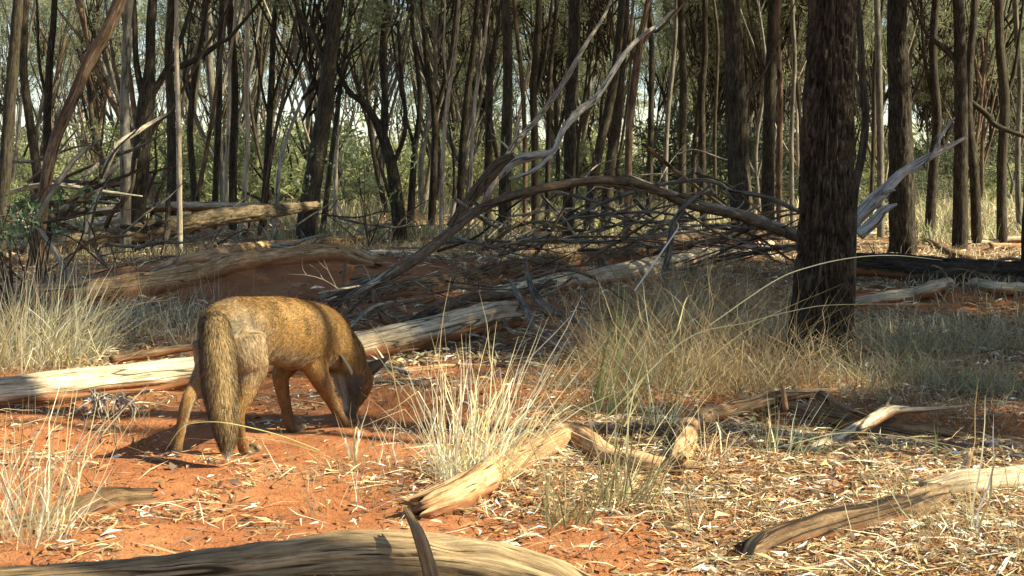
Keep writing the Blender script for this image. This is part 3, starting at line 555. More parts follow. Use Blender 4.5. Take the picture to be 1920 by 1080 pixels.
dead_branch([(935, 330, 10.5), (965, 302, 10.5), (1000, 292, 10.5), (1038, 282, 10.5), (1055, 245, 10.6), (1090, 205, 10.7), (1120, 180, 10.8), (1165, 110, 11), (1195, 75, 11.1), (1240, 40, 11.3), (1262, 20, 11.3)], [13, 20, 18, 10, 12, 14, 12, 10, 8, 6, 4], 'bleached',
            'long bleached dead trunk leaning from a white crook up to the canopy', 6, 'leaning_dead_tree', 'leaning dead trunks', .2, sides=14, cat='dead trunk', side_pts=[([(955, 335, 10.5), (990, 325, 10.4), (1015, 308, 10.4), (1040, 284, 10.5)], [6, 8, 7, 5])])
dead_branch([(1560, 455, 8.2), (1600, 415, 8.2), (1630, 385, 8.2), (1655, 360, 8.2), (1700, 318, 8.3), (1760, 285, 8.4), (1810, 258, 8.5)], [20, 30, 28, 24, 17, 13, 5], 'bleached', 'silver dead trunk with a white broken foot leaning beyond the thick tree', 4, 'leaning_dead_tree', 'leaning dead trunks', .3, sides=18, cat='dead trunk',
            side_pts=[([(1610, 440, 8.1), (1640, 415, 8.1), (1655, 395, 8.1), (1682, 383, 8.1)], [24, 22, 18, 6]), ([(1680, 335, 8.3), (1740, 300, 8.3), (1765, 255, 8.4), (1790, 220, 8.4)], [9, 8, 6, 3])])
# grey forked branches lying behind the large tussock
dead_branch([(1145, 668, 4.3), (1120, 630, 4.5), (1090, 605, 4.7), (1030, 580, 4.9), (1005, 555, 5.0), (990, 520, 5.2), (985, 490, 5.2)], [16, 15, 13, 15, 15, 10, 5], 'dead', 'grey crooked branch reaching down on the outer side of the heap', 5, tl=.35, group='grey forked branches')
dead_branch([(1085, 668, 4.3), (1060, 655, 4.35), (1030, 635, 4.5), (1000, 610, 4.6), (985, 580, 4.8), (970, 550, 5.0), (955, 525, 5.1)], [12, 15, 16, 14, 13, 11, 6], 'dead', 'grey crooked branch reaching down in the middle of the heap', 5, tl=.3, group='grey forked branches')
dead_branch([(1080, 660, 4.35), (1010, 632, 4.5), (960, 622, 4.6), (945, 600, 4.7)], [8, 9, 9, 6], 'dead', 'low grey twiggy branch curving under the crooked ones', 3, tl=.3, group='grey forked branches')
dead_branch([(940, 530, 5.5), (1000, 520, 5.5), (1060, 505, 5.5), (1110, 520, 5.5), (1160, 555, 5.4), (1200, 585, 5.3)], [6, 7, 7, 6, 5, 3], 'dead_brown', 'thin branch bowed over the broad pale log', 4, tl=.3, group='grey forked branches')
dead_branch([(1000, 560, 5.2), (1040, 545, 5.2), (1080, 520, 5.3), (1095, 560, 5.2)], [6, 6, 5, 3], 'dead', 'short bent twig standing among the grey crooked branches', 3, tl=.5, group='grey forked branches')
# tangle above the fox's shoulder
dead_branch([(600, 560, 5.3), (640, 545, 5.4), (680, 528, 5.4), (710, 520, 5.5)], [8, 13, 15, 10], 'dead', 'grey branch end pointing at the shoulder of the fox', 4, tl=.5, group='broken branches behind the fox')
dead_branch([(630, 572, 5.3), (665, 550, 5.3), (700, 530, 5.4), (745, 500, 5.5)], [7, 12, 12, 9], 'dead_pale', 'pale splintered branch crossing the grey one behind the fox', 4, tl=.5, group='broken branches behind the fox')
dead_branch([(650, 620, 5.0), (680, 590, 5.1), (715, 570, 5.2), (790, 560, 5.4)], [5, 8, 7, 3], 'dead_pale', 'thin pale branch leaning up from the neck of the fox', 3, tl=.4, group='broken branches behind the fox')
dead_branch([(655, 500, 6.1), (648, 525, 6.1), (645, 552, 6.1)], [18, 12, 16], 'log_brown', 'dark upright stump post under the long arching branch', 2, 'stump', 'stumps', .3, cat='stump')
dead_branch([(700, 545, 5.3), (705, 575, 5.25), (725, 600, 5.2), (745, 608, 5.2)], [10, 12, 16, 8], 'log_brown', 'red-brown root stub between the long brown log and the sunlit log', 2, 'stump', 'stumps', .3, cat='stump')

# ---- heaps: many thin dead branches, each its own thing
NAMES_AT = {}
ORD = ['first', 'second', 'third', 'fourth', 'fifth', 'sixth', 'seventh', 'eighth', 'ninth', 'tenth', 'eleventh', 'twelfth', 'thirteenth', 'fourteenth', 'fifteenth', 'sixteenth', 'seventeenth', 'eighteenth', 'nineteenth', 'twentieth',
       'twenty-first', 'twenty-second', 'twenty-third', 'twenty-fourth', 'twenty-fifth', 'twenty-sixth', 'twenty-seventh', 'twenty-eighth', 'twenty-ninth', 'thirtieth', 'thirty-first', 'thirty-second', 'thirty-third', 'thirty-fourth', 'thirty-fifth', 'thirty-sixth']
def heap(n, x0, x1, y0, y1, d0, d1, lenpx, ang, wpx, place, group, mats, seed, rise=1.0):
    g = np.random.default_rng(seed); rows = []
    for k in range(n):
        a = g.normal(*ang); l = g.uniform(*lenpx); cx = g.uniform(x0, x1); cy_ = g.uniform(y0, y1); d = g.uniform(d0, d1)
        pts = []; 
        for j, t_ in enumerate((-.5, -.17, .17, .5)):
            pts.append((cx + math.cos(a) * l * t_ + g.normal(0, 5), cy_ - math.sin(a) * l * t_ * rise + g.normal(0, l * .035), d + t_ * g.normal(0, .8)))
        ws = g.uniform(*wpx); m = mats[int(g.integers(0, len(mats)))]
        for q in pts:                                           # keep above the soil
            pass
        rows.append((cx, pts, ws, m, a, l))
    rows.sort(key=lambda r_: r_[0])
    for k, (cx, pts, ws, m, a, l) in enumerate(rows):
        look = {'dead': 'grey', 'dead_brown': 'brown', 'dead_pale': 'pale', 'log_dark': 'black', 'bleached': 'white', 'log_ochre': 'orange-brown', 'log_brown': 'red-brown'}[m]
        sl = 'level' if abs(math.sin(a)) < .25 else ('steep' if abs(math.sin(a)) > .7 else 'slanting')
        th_ = 'stout' if ws > .6 * wpx[1] else 'thin'
        dead_branch(pts, [ws, ws * .9, ws * .65, ws * .25], m, f'{th_} {look} {sl} branch, {ORD[k]} counted rightwards in {place}', 4, tl=.5, sides=7, group=group)
heap(34, 930, 1490, 375, 475, 8.2, 11, (120, 330), (.12, .45), (3, 9), 'the large brush heap', 'branches of the large brush heap', ['dead', 'dead', 'dead_brown', 'dead_pale', 'log_dark'], 41)
heap(26, 60, 330, 270, 440, 9.5, 13, (90, 260), (.55, .6), (4, 15), 'the dark brush heap', 'branches of the dark brush heap', ['dead_brown', 'dead_brown', 'log_dark', 'dead', 'dead_pale'], 42)
heap(14, 640, 1100, 540, 615, 5.3, 7.2, (60, 190), (.2, .35), (3, 8), 'the sticks above the sunlit log', 'branches littered above the sunlit log', ['dead', 'dead_brown', 'dead_pale'], 43, .6)
heap(12, 180, 640, 440, 530, 7.8, 10, (80, 220), (.1, .3), (4, 9), 'the strip above the red bank', 'branches above the red bank', ['dead', 'dead_brown', 'dead_pale', 'dead'], 44, .6)
heap(12, 1610, 1910, 455, 545, 7.2, 9.5, (80, 240), (-.1, .4), (4, 10), 'the tangle by the black log', 'branches around the big black log', ['dead', 'log_dark', 'dead_brown', 'dead_pale'], 45, .6)
heap(30, 640, 1250, 440, 560, 6.5, 10, (60, 240), (.15, .4), (2, 6), 'the sticks round the long brown log', 'branches round the long brown log', ['dead', 'dead_brown', 'dead_brown', 'dead_pale'], 48, .6)
heap(24, 400, 930, 380, 470, 11, 16, (60, 200), (.1, .6), (2, 5), 'the far clutter behind the red bank', 'far branches behind the red bank', ['dead', 'dead_brown', 'dead_pale'], 49, .8)
heap(16, 1130, 1480, 480, 640, 5, 7, (60, 220), (.3, .7), (2, 4), 'the dead twigs in the thicket', 'dead twigs in the thicket', ['dead', 'dead_brown', 'dead_pale'], 50, .8)
heap(26, 600, 1180, 530, 660, 4.6, 6.6, (50, 200), (.15, .35), (2, 6), 'the sticks before the long brown log', 'sticks before the long brown log', ['dead', 'dead_brown', 'dead_brown', 'dead_pale'], 52, .5)
heap(18, 930, 1500, 400, 500, 8, 10, (150, 420), (.1, .25), (4, 9), 'the long poles of the brush heap', 'long poles of the brush heap', ['dead', 'dead_brown', 'dead_brown', 'dead_pale'], 53, .9)
heap(20, -20, 260, 360, 560, 6.5, 10, (80, 260), (.6, .8), (3, 7), 'the tangle behind the grey tussock', 'tangle behind the grey tussock', ['dead', 'dead_brown', 'dead_brown'], 51, .9)
heap(32, 880, 1490, 415, 505, 7.4, 9.6, (100, 300), (.08, .35), (2, 6), 'the low tangle under the arch', 'low tangle under the arching branch', ['dead', 'dead_brown', 'dead_brown', 'dead', 'log_dark'], 54, .8)
heap(10, 1090, 1400, 280, 380, 11, 14, (90, 200), (.5, .5), (2, 5), 'the twiggery behind the brush', 'thin branches behind the brush heap', ['dead_pale', 'dead', 'dead_brown'], 46)
dead_branch([(155, 450, 9.6), (185, 360, 9.8), (215, 280, 10), (260, 245, 10.2), (310, 215, 10.5)], [8, 11, 12, 10, 5], 'dead_pale', 'sunlit tawny branch rising out of the dark brush heap', 3, tl=.3)
dead_branch([(40, 470, 8.2), (85, 380, 8.3), (140, 300, 8.4), (190, 260, 8.6)], [10, 12, 9, 4], 'dead', 'grey forked limb leaning at the front of the dark brush heap', 5, tl=.4)
dead_branch([(130, 520, 7), (105, 475, 7.1), (75, 430, 7.2)], [9, 12, 6], 'dead_pale', 'pale broken stake leaning before the fallen bark-covered trunk', 1, tl=.3)

# white fibrous root tuft hanging from the pale log
ac = Acc(); g = np.random.default_rng(77); p0 = P(215, 745, 3.42)
for k in range(46):
    a = P(g.uniform(165, 245), g.uniform(738, 752), 3.42) - p0; e = a + np.array([g.normal(0, .02), g.normal(-.01, .015), g.uniform(-.045, .012)])
    v, f, w_, u = tube(np.array([a, (a + e) / 2 + g.normal(0, .008, 3), e]), [.0032, .0026, .0012], 5, 5, .2, 0, k, cap=False); ac.add(v, f, wc=w_, under=u)
o = put('root_tuft', ac.mesh('root_tuft'), M['bleached']); o.location = p0; tag(o, 'white tuft of splintered roots under the pale log beside the fox shadow', 'roots')
# termite-eaten grey stump clump at the left
ac = Acc(); p0 = P(125, 505, 6.6); p0[2] = float(H(p0[0], p0[1]))
for k in range(26):
    a = P(g.uniform(95, 150), 510, 6.6 + g.uniform(-.1, .1)) - p0; a[2] = -.02; e = a + np.array([g.normal(0, .03), g.normal(0, .03), g.uniform(.05, .17)])
    v, f, w_, u = tube(np.array([a, (a + e) / 2, e]), [.016, .013, .006], 7, 6, .3, .1, k); ac.add(v, f, wc=w_, under=u)
o = put('rotten_stump', ac.mesh('rotten_stump'), M['dead_pale']); o.location = p0; tag(o, 'grey rotten splintered stump behind the grey straw tussock', 'stump')

# ------------------------------------------------------------------ trees
def needle_cloud(centers, rad, per, L, W, pal, g, droop=.3):
    n = len(centers) * per; c = np.repeat(centers, per, 0); r = np.repeat(rad, per)
    off = g.normal(0, 1, (n, 3)); off /= np.linalg.norm(off, axis=1)[:, None]; off *= (g.uniform(0, 1, n) ** .5)[:, None]
    p = c + off * r[:, None] * np.array([1, 1, .75]); d = off * .7 + g.normal(0, .5, (n, 3)); d[:, 2] += .35 - droop; d /= np.linalg.norm(d, axis=1)[:, None]
    l = L * g.uniform(.5, 1.2, n)[:, None]; sd = np.cross(d, g.normal(0, 1, (n, 3))); sd /= np.linalg.norm(sd, axis=1)[:, None] + 1e-9; wv = W * g.uniform(.6, 1.2, n)[:, None]
    V = np.stack([p - d * l / 2, p - sd * wv, p + d * l / 2, p + sd * wv], 1).reshape(-1, 3)
    F = (np.arange(n)[:, None] * 4 + [0, 1, 2, 3])
    i = np.repeat(g.integers(0, len(pal), len(centers)), per); cc = np.asarray(pal)[i] * (1 + .3 * g.uniform(-1, 1, (n, 1))); C = np.repeat(np.concatenate([cc, np.ones((n, 1))], 1), 4, 0)
    return V, F, C
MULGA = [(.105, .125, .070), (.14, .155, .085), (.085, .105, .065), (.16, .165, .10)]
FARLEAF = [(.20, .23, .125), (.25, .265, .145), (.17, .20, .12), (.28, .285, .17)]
def crown_proto(seed, rx=1.25, rz=1.3, ncl=80, per=105, L=.12, W=.0072, pal=MULGA):
    g = np.random.default_rng(seed); c = g.normal(0, 1, (ncl, 3)); c /= np.linalg.norm(c, axis=1)[:, None]; c *= (g.uniform(.25, 1, ncl) ** .6)[:, None]
    c *= [rx, rx, rz]; c[:, 2] += rz * .9; rad = g.uniform(.16, .34, ncl)
    V, F, C = needle_cloud(c, rad, per, L, W, pal, g)
    leaf = mesh('crown', V, F, {'Col': C}, False); leaf.materials.append(M['foliage'])
    ac = Acc()
    for k in range(0, ncl, 3):
        e = c[k]; s0 = np.array([g.normal(0, .1), g.normal(0, .1), g.uniform(-.6, .3)]); m_ = s0 * .45 + e * .55 + np.array([0, 0, -.15]) + g.normal(0, .1, 3)
        v, f, w_, u = tube(np.array([s0, m_, e]), [.016, .009, .003], 4, 6, 0, 0, k, cap=False); ac.add(v, f, wc=w_, under=u)
    br = ac.mesh('boughs'); br.materials.append(M['bark_dark'])
    return leaf, br
CROWNS = [crown_proto(200 + k, ncl=56, per=190) for k in range(5)]
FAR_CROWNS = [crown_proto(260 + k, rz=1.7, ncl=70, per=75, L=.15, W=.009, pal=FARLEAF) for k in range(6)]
def add_crown(root, at, sc, k, rz=0, far=False):
    leaf, br = (FAR_CROWNS if far else CROWNS)[k % 5]
    for nm, me in (('crown', leaf), ('boughs', br)):
        o = bpy.data.objects.new(nm, me); COL.objects.link(o); o.parent = root; o.location = [float(v) for v in at]; o.scale = (sc[0], sc[0], sc[1]); o.rotation_euler = (0, 0, rz)
def tree(pts, D, material, label, height=7, limbs=(), crown=1, name='mulga_tree', group='trees of the wood', sides=14, rings=26, furrow=.12, lump=.07, seed=None, cs=None, cz=None, fs=1.6):
    """pts: (px, py, width in px) from the foot upwards; the stem goes on above the frame to its real height"""
    SEED[0] += 1; s = SEED[0]; g = np.random.default_rng(s)
    Q = [P(a, b_, D) for a, b_, _ in pts]; r = [WPX(w_, D) / 2 for _, _, w_ in pts]
    base = Q[0].copy(); base[2] = float(H(base[0], base[1])) - .03
    if Q[0][2] > base[2]: Q[0][2] = base[2]; 
    d = Q[-1] - Q[-2]; d /= max(d[2], .05); d[:2] = np.clip(d[:2], -.5, .5); top = Q[-1].copy()
    while top[2] < height * .62:
        d = d * .8 + np.array([0, 0, .2]) + np.append(g.normal(0, .05, 2), 0); d /= d[2]; top = top + d * height * .13; Q.append(top.copy()); r.append(r[-1] * .86)
    Q = np.array(Q) - base; root = empty(name, base)
    V, F, W, U = tube(Q, r, sides, rings, lump, furrow, s, 0, fs, 0, cap=False)
    child('trunk', mesh('trunk', V, F, {'wc': W, 'under': U}), M[material], root)
    for lp in limbs:
        LQ = [P(a, b_, D) for a, b_, _ in lp]; lr = [WPX(w_, D) / 2 for _, _, w_ in lp]
        dd = LQ[-1] - LQ[-2]; dd /= np.linalg.norm(dd); dd[2] += .4; LQ.append(LQ[-1] + dd * height * .12); lr.append(lr[-1] * .6)
        SEED[0] += 1; v, f, w_, u = tube(np.array(LQ) - base, lr, 8, 16, .06, .1, SEED[0], cap=False); child('limb', mesh('limb', v, f, {'wc': w_, 'under': u}), M[material], root)
    if crown:
        sc = cs or g.uniform(.9, 1.3)
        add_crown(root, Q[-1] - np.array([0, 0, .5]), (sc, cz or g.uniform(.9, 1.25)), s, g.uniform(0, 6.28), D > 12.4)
    return tag(root, label, 'tree', group)
def T(pts, D, m, label, **k): return tree(pts, D, m, label, **k)

# the thick tree: its own high-resolution stem with root flare
big = T([(1543, 722, 240), (1541, 695, 176), (1540, 645, 136), (1542, 560, 116), (1545, 480, 108), (1548, 400, 104), (1552, 250, 98), (1556, 130, 93), (1560, 20, 90), (1562, -200, 86)], 4.45, 'bark_dark',
        'thickest tree of all, dark furrowed bark, standing in the dry grass', height=8, sides=190, rings=620, furrow=.20, lump=.05, crown=1, fs=2.6, cs=1.5)
T([(1597, 470, 18), (1600, 400, 15), (1606, 340, 15), (1617, 285, 16), (1623, 215, 15), (1616, 130, 14), (1610, 30, 13)], 6.2, 'bark_brown', 'slender crooked greenish tree close beside the thickest tree', height=6, sides=20, rings=40,
  limbs=[([(1614, 200, 7), (1604, 140, 6), (1600, 110, 5)])])
T([(1692, 478, 62), (1692, 440, 50), (1690, 300, 47), (1686, 150, 41), (1682, 30, 37)], 10.8, 'bark_dark', 'stout dark tree directly behind the silver leaning dead trunk', height=8, sides=64, rings=160, furrow=.17, fs=2.2, cs=1.5)
T([(1398, 470, 56), (1394, 430, 46), (1384, 300, 42), (1378, 150, 38), (1373, 30, 33)], 11.2, 'bark_brown', 'stout brown tree standing behind the arching branches', height=8, sides=64, rings=160, furrow=.17, fs=2.2, cs=1.4,
  limbs=[([(1396, 190, 6), (1420, 150, 5), (1445, 110, 3)])])
T([(574, 440, 46), (578, 400, 38), (590, 320, 35), (608, 210, 31), (617, 120, 28), (627, 30, 26)], 13, 'bark_brown', 'stout brown leaning tree behind the back of the fox', height=8, sides=36, rings=60, limbs=[([(612, 130, 16), (590, 70, 14), (560, 20, 10)])])
T([(252, 475, 40), (256, 400, 34), (265, 290, 33), (275, 190, 33), (281, 120, 18), (284, 30, 18)], 11.2, 'bark_dark', 'dark tree forking into several limbs beside the smooth grey tree', height=7.5, sides=32, rings=50,
  limbs=[([(270, 190, 16), (256, 120, 12), (252, 30, 11)]), ([(284, 180, 14), (318, 120, 12), (350, 40, 9)]), ([(262, 280, 10), (300, 225, 9), (330, 190, 6)])])
T([(234, 475, 22), (236, 400, 20), (235, 300, 20), (233, 190, 17), (237, 110, 16), (240, 30, 16)], 10.9, 'bark_grey', 'smooth pale grey tree standing straight beside the dark forked tree', height=7, sides=24, rings=50, furrow=.03)
T([(338, 478, 10), (337, 400, 10), (336, 300, 10), (334, 200, 9), (331, 100, 8), (331, 30, 8)], 10.6, 'bark_pale', 'thin pale pole of a tree standing before the fallen bark-covered trunk', height=6, sides=14, rings=50, furrow=.02, cs=.5)
T([(66, 470, 26), (80, 380, 23), (100, 275, 22), (135, 190, 22), (172, 105, 24), (213, 30, 24)], 9.2, 'bark_red', 'reddish tree leaning strongly over the dark brush heap', height=6.5, sides=28, rings=50,
  limbs=[([(178, 100, 7), (165, 70, 5), (160, 40, 4)])])
T([(-4, 480, 30), (4, 380, 26), (14, 260, 24), (22, 150, 22), (32, 30, 20)], 10, 'bark_brown', 'dark tree at the picture edge beyond the grey straw tussock', height=7, sides=24, rings=40)
T([(78, 440, 20), (70, 330, 18), (56, 230, 17), (44, 130, 16), (46, 30, 15)], 12.5, 'bark_dark', 'dark tree bowed slightly before the leaning reddish tree foot', height=7, sides=20, rings=36)
T([(88, 420, 15), (88, 250, 15), (93, 120, 14), (101, 30, 12)], 14, 'bark_dark', 'slim black tree rising behind the dark brush heap', height=7, limbs=[([(90, 200, 6), (74, 120, 6), (70, 30, 5)])])
T([(322, 440, 20), (322, 330, 18), (320, 200, 17), (316, 100, 16), (320, 30, 16)], 14, 'bark_brown', 'brown tree standing just behind the thin pale pole', height=7, limbs=[([(324, 130, 12), (370, 110, 11), (415, 78, 10), (440, 60, 7)])])
T([(368, 430, 15), (362, 330, 13), (356, 240, 12), (366, 130, 11), (380, 60, 8)], 16, 'bark_brown', 'slim brown tree curving next past the thin pale pole', height=7, limbs=[([(360, 200, 6), (345, 150, 6), (350, 110, 4)])])
T([(358, 430, 10), (372, 360, 9), (386, 290, 9), (402, 190, 8), (420, 60, 6)], 15, 'bark_red', 'thin reddish tree slanting behind the pale pole', height=6)
T([(402, 425, 14), (405, 330, 12), (411, 200, 12), (411, 110, 11), (415, 30, 10)], 17, 'bark_dark', 'straight dark tree before the first patch of bright sky', height=7)
T([(421, 425, 8), (424, 320, 7), (430, 200, 7), (431, 120, 6), (441, 30, 6)], 15, 'bark_pale', 'thin wavy cream tree leaning on a darker one', height=6, furrow=.02, cs=.6)
T([(436, 425, 17), (437, 300, 16), (440, 160, 15), (431, 30, 15)], 16.5, 'bark_dark', 'dark tree right behind the thin wavy cream tree', height=7.5)
T([(447, 430, 10), (460, 340, 10), (464, 260, 9), (462, 150, 9), (464, 30, 9)], 14.5, 'bark_pale', 'slim cream tree with a sunlit stem and a reddish bent foot', height=6.5, furrow=.02, cs=.6)
T([(492, 425, 16), (500, 320, 14), (505, 230, 13), (509, 150, 12), (515, 30, 11)], 16, 'bark_dark', 'dark tree spreading fan-like limbs halfway to the stout leaning tree', height=7,
  limbs=[([(505, 290, 7), (530, 200, 6), (575, 90, 5)]), ([(508, 200, 6), (525, 140, 5), (548, 60, 4)]), ([(506, 230, 5), (490, 160, 5), (480, 90, 4)])])
T([(484, 430, 9), (500, 350, 8), (514, 260, 7), (535, 160, 6)], 15, 'bark_red', 'thin reddish stem leaning before the fan-limbed tree', height=5.5, cs=.6)
T([(512, 400, 8), (525, 310, 8), (545, 240, 7), (570, 180, 6), (590, 140, 5)], 15, 'bleached', 'thin white dead stem leaning before the stout leaning tree', height=3, crown=0, name='dead_tree', furrow=.02)
T([(583, 400, 6), (583, 210, 6), (583, 30, 5)], 19, 'bark_dark', 'very thin black tree partly hidden by the stout leaning tree', height=7)
T([(603, 420, 12), (622, 290, 10), (640, 150, 9), (656, 30, 8)], 15, 'bark_brown', 'slim brown tree leaning away from the stout leaning tree', height=7)
T([(627, 410, 9), (630, 300, 8), (636, 180, 8), (648, 90, 7), (655, 30, 7)], 15.5, 'bark_pale', 'pale thin tree next past the stout leaning tree', height=6.5, furrow=.02, cs=.6)
T([(752, 400, 30), (738, 330, 24), (722, 270, 21), (702, 222, 16), (680, 192, 13), (650, 165, 10)], 13.5, 'bark_dark', 'dark crooked tree bending towards the stout leaning tree, lower half bare', height=3.2, crown=1, sides=20, rings=36,
  limbs=[([(720, 265, 15), (722, 190, 13), (716, 110, 12), (722, 20, 10)]), ([(735, 315, 10), (760, 240, 9), (752, 140, 8)])])
T([(768, 400, 16), (776, 300, 12), (788, 200, 11), (782, 120, 9), (772, 30, 8)], 15.5, 'bark_dark', 'slim dark tree sharing its foot with the crooked one', height=7, limbs=[([(778, 280, 7), (762, 220, 6), (748, 150, 5)])])
T([(808, 410, 16), (814, 300, 14), (815, 215, 13), (802, 130, 12), (794, 30, 11)], 16, 'bark_dark', 'dark forked tree beside the tall cream tree', height=7, limbs=[([(815, 220, 9), (840, 130, 8), (850, 60, 6)]), ([(812, 200, 7), (800, 150, 6), (775, 60, 5)])])
T([(826, 420, 8), (830, 300, 8), (838, 200, 8), (848, 130, 7), (857, 60, 6), (859, 25, 6)], 13.5, 'bark_pale', 'tall cream tree gently curving through the middle gap', height=6.5, furrow=.02, cs=.6, limbs=[([(838, 150, 4), (832, 90, 4), (834, 30, 3)])])
T([(860, 410, 15), (866, 300, 14), (876, 180, 13), (888, 90, 12), (893, 30, 11)], 16, 'bark_dark', 'straight black tree leaning slightly beyond the tall cream tree', height=7.5)
T([(880, 400, 7), (886, 250, 7), (896, 150, 7), (908, 90, 6), (914, 30, 5)], 14.5, 'bark_pale', 'thin cream tree with a kink beside the straight black tree', height=6, furrow=.02, cs=.6)
T([(914, 405, 16), (916, 280, 15), (918, 170, 14), (925, 100, 10), (938, 30, 9)], 15, 'bark_brown', 'brown forked tree before the pair of leaning dead trunks', height=7, limbs=[([(918, 170, 9), (912, 90, 8), (908, 20, 7)])])
T([(946, 420, 26), (948, 300, 22), (952, 180, 20), (952, 110, 19), (949, 30, 18)], 13.5, 'bark_brown', 'medium brown tree where the leaning dead trunks start', height=8, sides=20)
T([(984, 410, 10), (984, 260, 9), (978, 140, 9), (966, 30, 8)], 15, 'bark_red', 'thin red-brown tree crossed by the bleached dead trunk', height=7)
T([(1004, 410, 16), (1003, 280, 15), (1000, 170, 14), (1010, 30, 13)], 15.5, 'bark_brown', 'brown tree behind the white crook of the dead trunk', height=7.5, limbs=[([(1001, 190, 8), (1020, 110, 7), (1032, 30, 6)])])
T([(1026, 405, 10), (1028, 250, 10), (1032, 130, 9), (1042, 30, 8)], 17, 'bark_dark', 'thin dark tree between two brown ones in the middle', height=7)
T([(1066, 440, 27), (1068, 330, 24), (1070, 200, 23), (1075, 110, 22), (1077, 30, 22)], 12.8, 'bark_dark', 'medium black straight tree beside the bleached dead trunk', height=8, sides=22, rings=40)
T([(1100, 420, 22), (1112, 340, 19), (1130, 250, 18), (1150, 160, 17), (1164, 30, 15)], 14, 'bark_brown', 'brown tree slanting behind the top of the arching branch', height=7.5)
T([(1133, 420, 24), (1142, 330, 22), (1155, 240, 20), (1163, 150, 17), (1172, 30, 16)], 14.5, 'bark_brown', 'thicker brown tree twinned with the slanting one', height=8, sides=20)
T([(1176, 430, 16), (1178, 330, 15), (1180, 240, 15), (1190, 150, 15), (1200, 80, 14), (1212, 20, 10)], 12.6, 'bark_red', 'tree with sunlit peeling orange bark beyond the bleached trunk tip', height=7, sides=20, limbs=[([(1200, 85, 9), (1222, 60, 8), (1250, 42, 6)]), ([(1194, 120, 8), (1180, 80, 8), (1186, 20, 6)])])
T([(1216, 400, 13), (1220, 250, 12), (1222, 100, 11), (1218, 30, 11)], 17, 'bark_dark', 'slim dark tree after the one with peeling orange bark', height=7)
T([(1247, 400, 9), (1250, 250, 9), (1262, 120, 8), (1268, 30, 7)], 18, 'bark_grey', 'thin grey tree midway between peeling bark and stout brown tree', height=7)
T([(1280, 415, 16), (1279, 300, 15), (1281, 150, 14), (1277, 30, 13)], 15.5, 'bark_brown', 'straight brown tree above the second arching branch', height=7.5)
T([(1320, 415, 14), (1317, 300, 13), (1316, 180, 13), (1322, 100, 12), (1321, 30, 11)], 15, 'bark_dark', 'slim dark tree a step before the stout brown tree', height=7.5)
T([(1343, 405, 7), (1340, 250, 7), (1346, 100, 6), (1342, 30, 6)], 19, 'bark_brown', 'very slim brown tree almost touching the stout brown tree', height=7)
T([(1440, 430, 26), (1441, 300, 24), (1444, 150, 22), (1449, 30, 20)], 13.5, 'bark_dark', 'dark straight tree between the stout brown and the thickest', height=8, sides=20, limbs=[([(1444, 160, 8), (1425, 110, 7), (1408, 40, 5)])])
T([(1462, 430, 12), (1461, 320, 12), (1463, 180, 11), (1458, 30, 10)], 13, 'bark_red', 'thin reddish tree close against the dark straight one', height=7)
T([(1486, 400, 9), (1484, 250, 9), (1490, 120, 8), (1486, 30, 8)], 17, 'bark_grey', 'thin grey tree peeping out beside the thickest tree', height=7)
T([(1652, 420, 15), (1651, 300, 14), (1648, 150, 13), (1645, 30, 12)], 14, 'bark_grey', 'grey tree in the gap beyond the crooked greenish one', height=7.5)
T([(1632, 400, 9), (1638, 260, 8), (1640, 120, 8), (1652, 30, 6)], 16, 'bark_brown', 'thin brown tree squeezed beside the crooked greenish one', height=7)
T([(1742, 420, 20), (1750, 320, 19), (1757, 220, 18), (1750, 120, 16), (1752, 30, 15)], 14, 'bark_dark', 'dark tree next beyond the stout one with the silver trunk', height=7.5, limbs=[([(1752, 200, 8), (1735, 120, 7), (1728, 30, 6)])])
T([(1800, 455, 30), (1801, 330, 27), (1802, 200, 25), (1800, 100, 23), (1798, 30, 22)], 12.3, 'bark_dark', 'dark tree holding out a pale broken limb', height=8, sides=22, rings=40, limbs=[([(1796, 118, 12), (1770, 90, 12), (1745, 70, 9), (1725, 38, 6)])])
T([(1832, 445, 20), (1827, 330, 19), (1815, 220, 18), (1818, 120, 16), (1826, 30, 14)], 12.8, 'bark_dark', 'black sinuous tree right beside the one with the pale limb', height=7.5, limbs=[([(1820, 190, 9), (1850, 215, 12), (1878, 240, 10)])])
T([(1880, 440, 21), (1878, 320, 19), (1884, 200, 19), (1876, 100, 18), (1873, 30, 17)], 13, 'bark_brown', 'brown tree near the picture edge behind the cream far log', height=7.5, limbs=[([(1880, 200, 9), (1900, 140, 8), (1912, 60, 6)])])
T([(1912, 430, 11), (1908, 300, 11), (1912, 150, 10), (1905, 30, 9)], 15, 'bark_grey', 'thin grey tree at the very edge above the cream far log', height=7)

# distant trees fill the wood; each labelled by its own look and its place between landmarks
marks = [(-200, 'the picture edge with the straw tussocks'), (140, 'the leaning reddish tree'), (245, 'the dark forked tree'), (335, 'the thin pale pole'), (463, 'the sunlit cream tree with the bent foot'), (605, 'the stout leaning tree'), (735, 'the dark crooked tree'), (838, 'the tall cream tree'),
         (950, 'the foot of the leaning dead trunks'), (1070, 'the medium black straight tree'), (1185, 'the tree with peeling orange bark'), (1280, 'the brown tree above the second arch'), (1385, 'the stout brown tree'), (1545, 'the thickest tree'), (1690, 'the stout dark tree'), (1800, 'the dark tree with the pale limb'), (1878, 'the brown tree by the picture edge')]
def place_label(items, what, side='beyond'):
    """items: list of (px, dict) -> adds unique labels by order past the landmark"""
    items.sort(key=lambda r_: r_[0]); cnt = {}
    for px, d in items:
        mk = [m for m in marks if m[0] <= px][-1][1]; key = (mk, d['look'], what); cnt[key] = cnt.get(key, 0) + 1
        d['label'] = f"{d['look']} {what}, {ORD[min(cnt[key] - 1, 35)]} counted rightwards from {mk}"
g = np.random.default_rng(321)
items = []
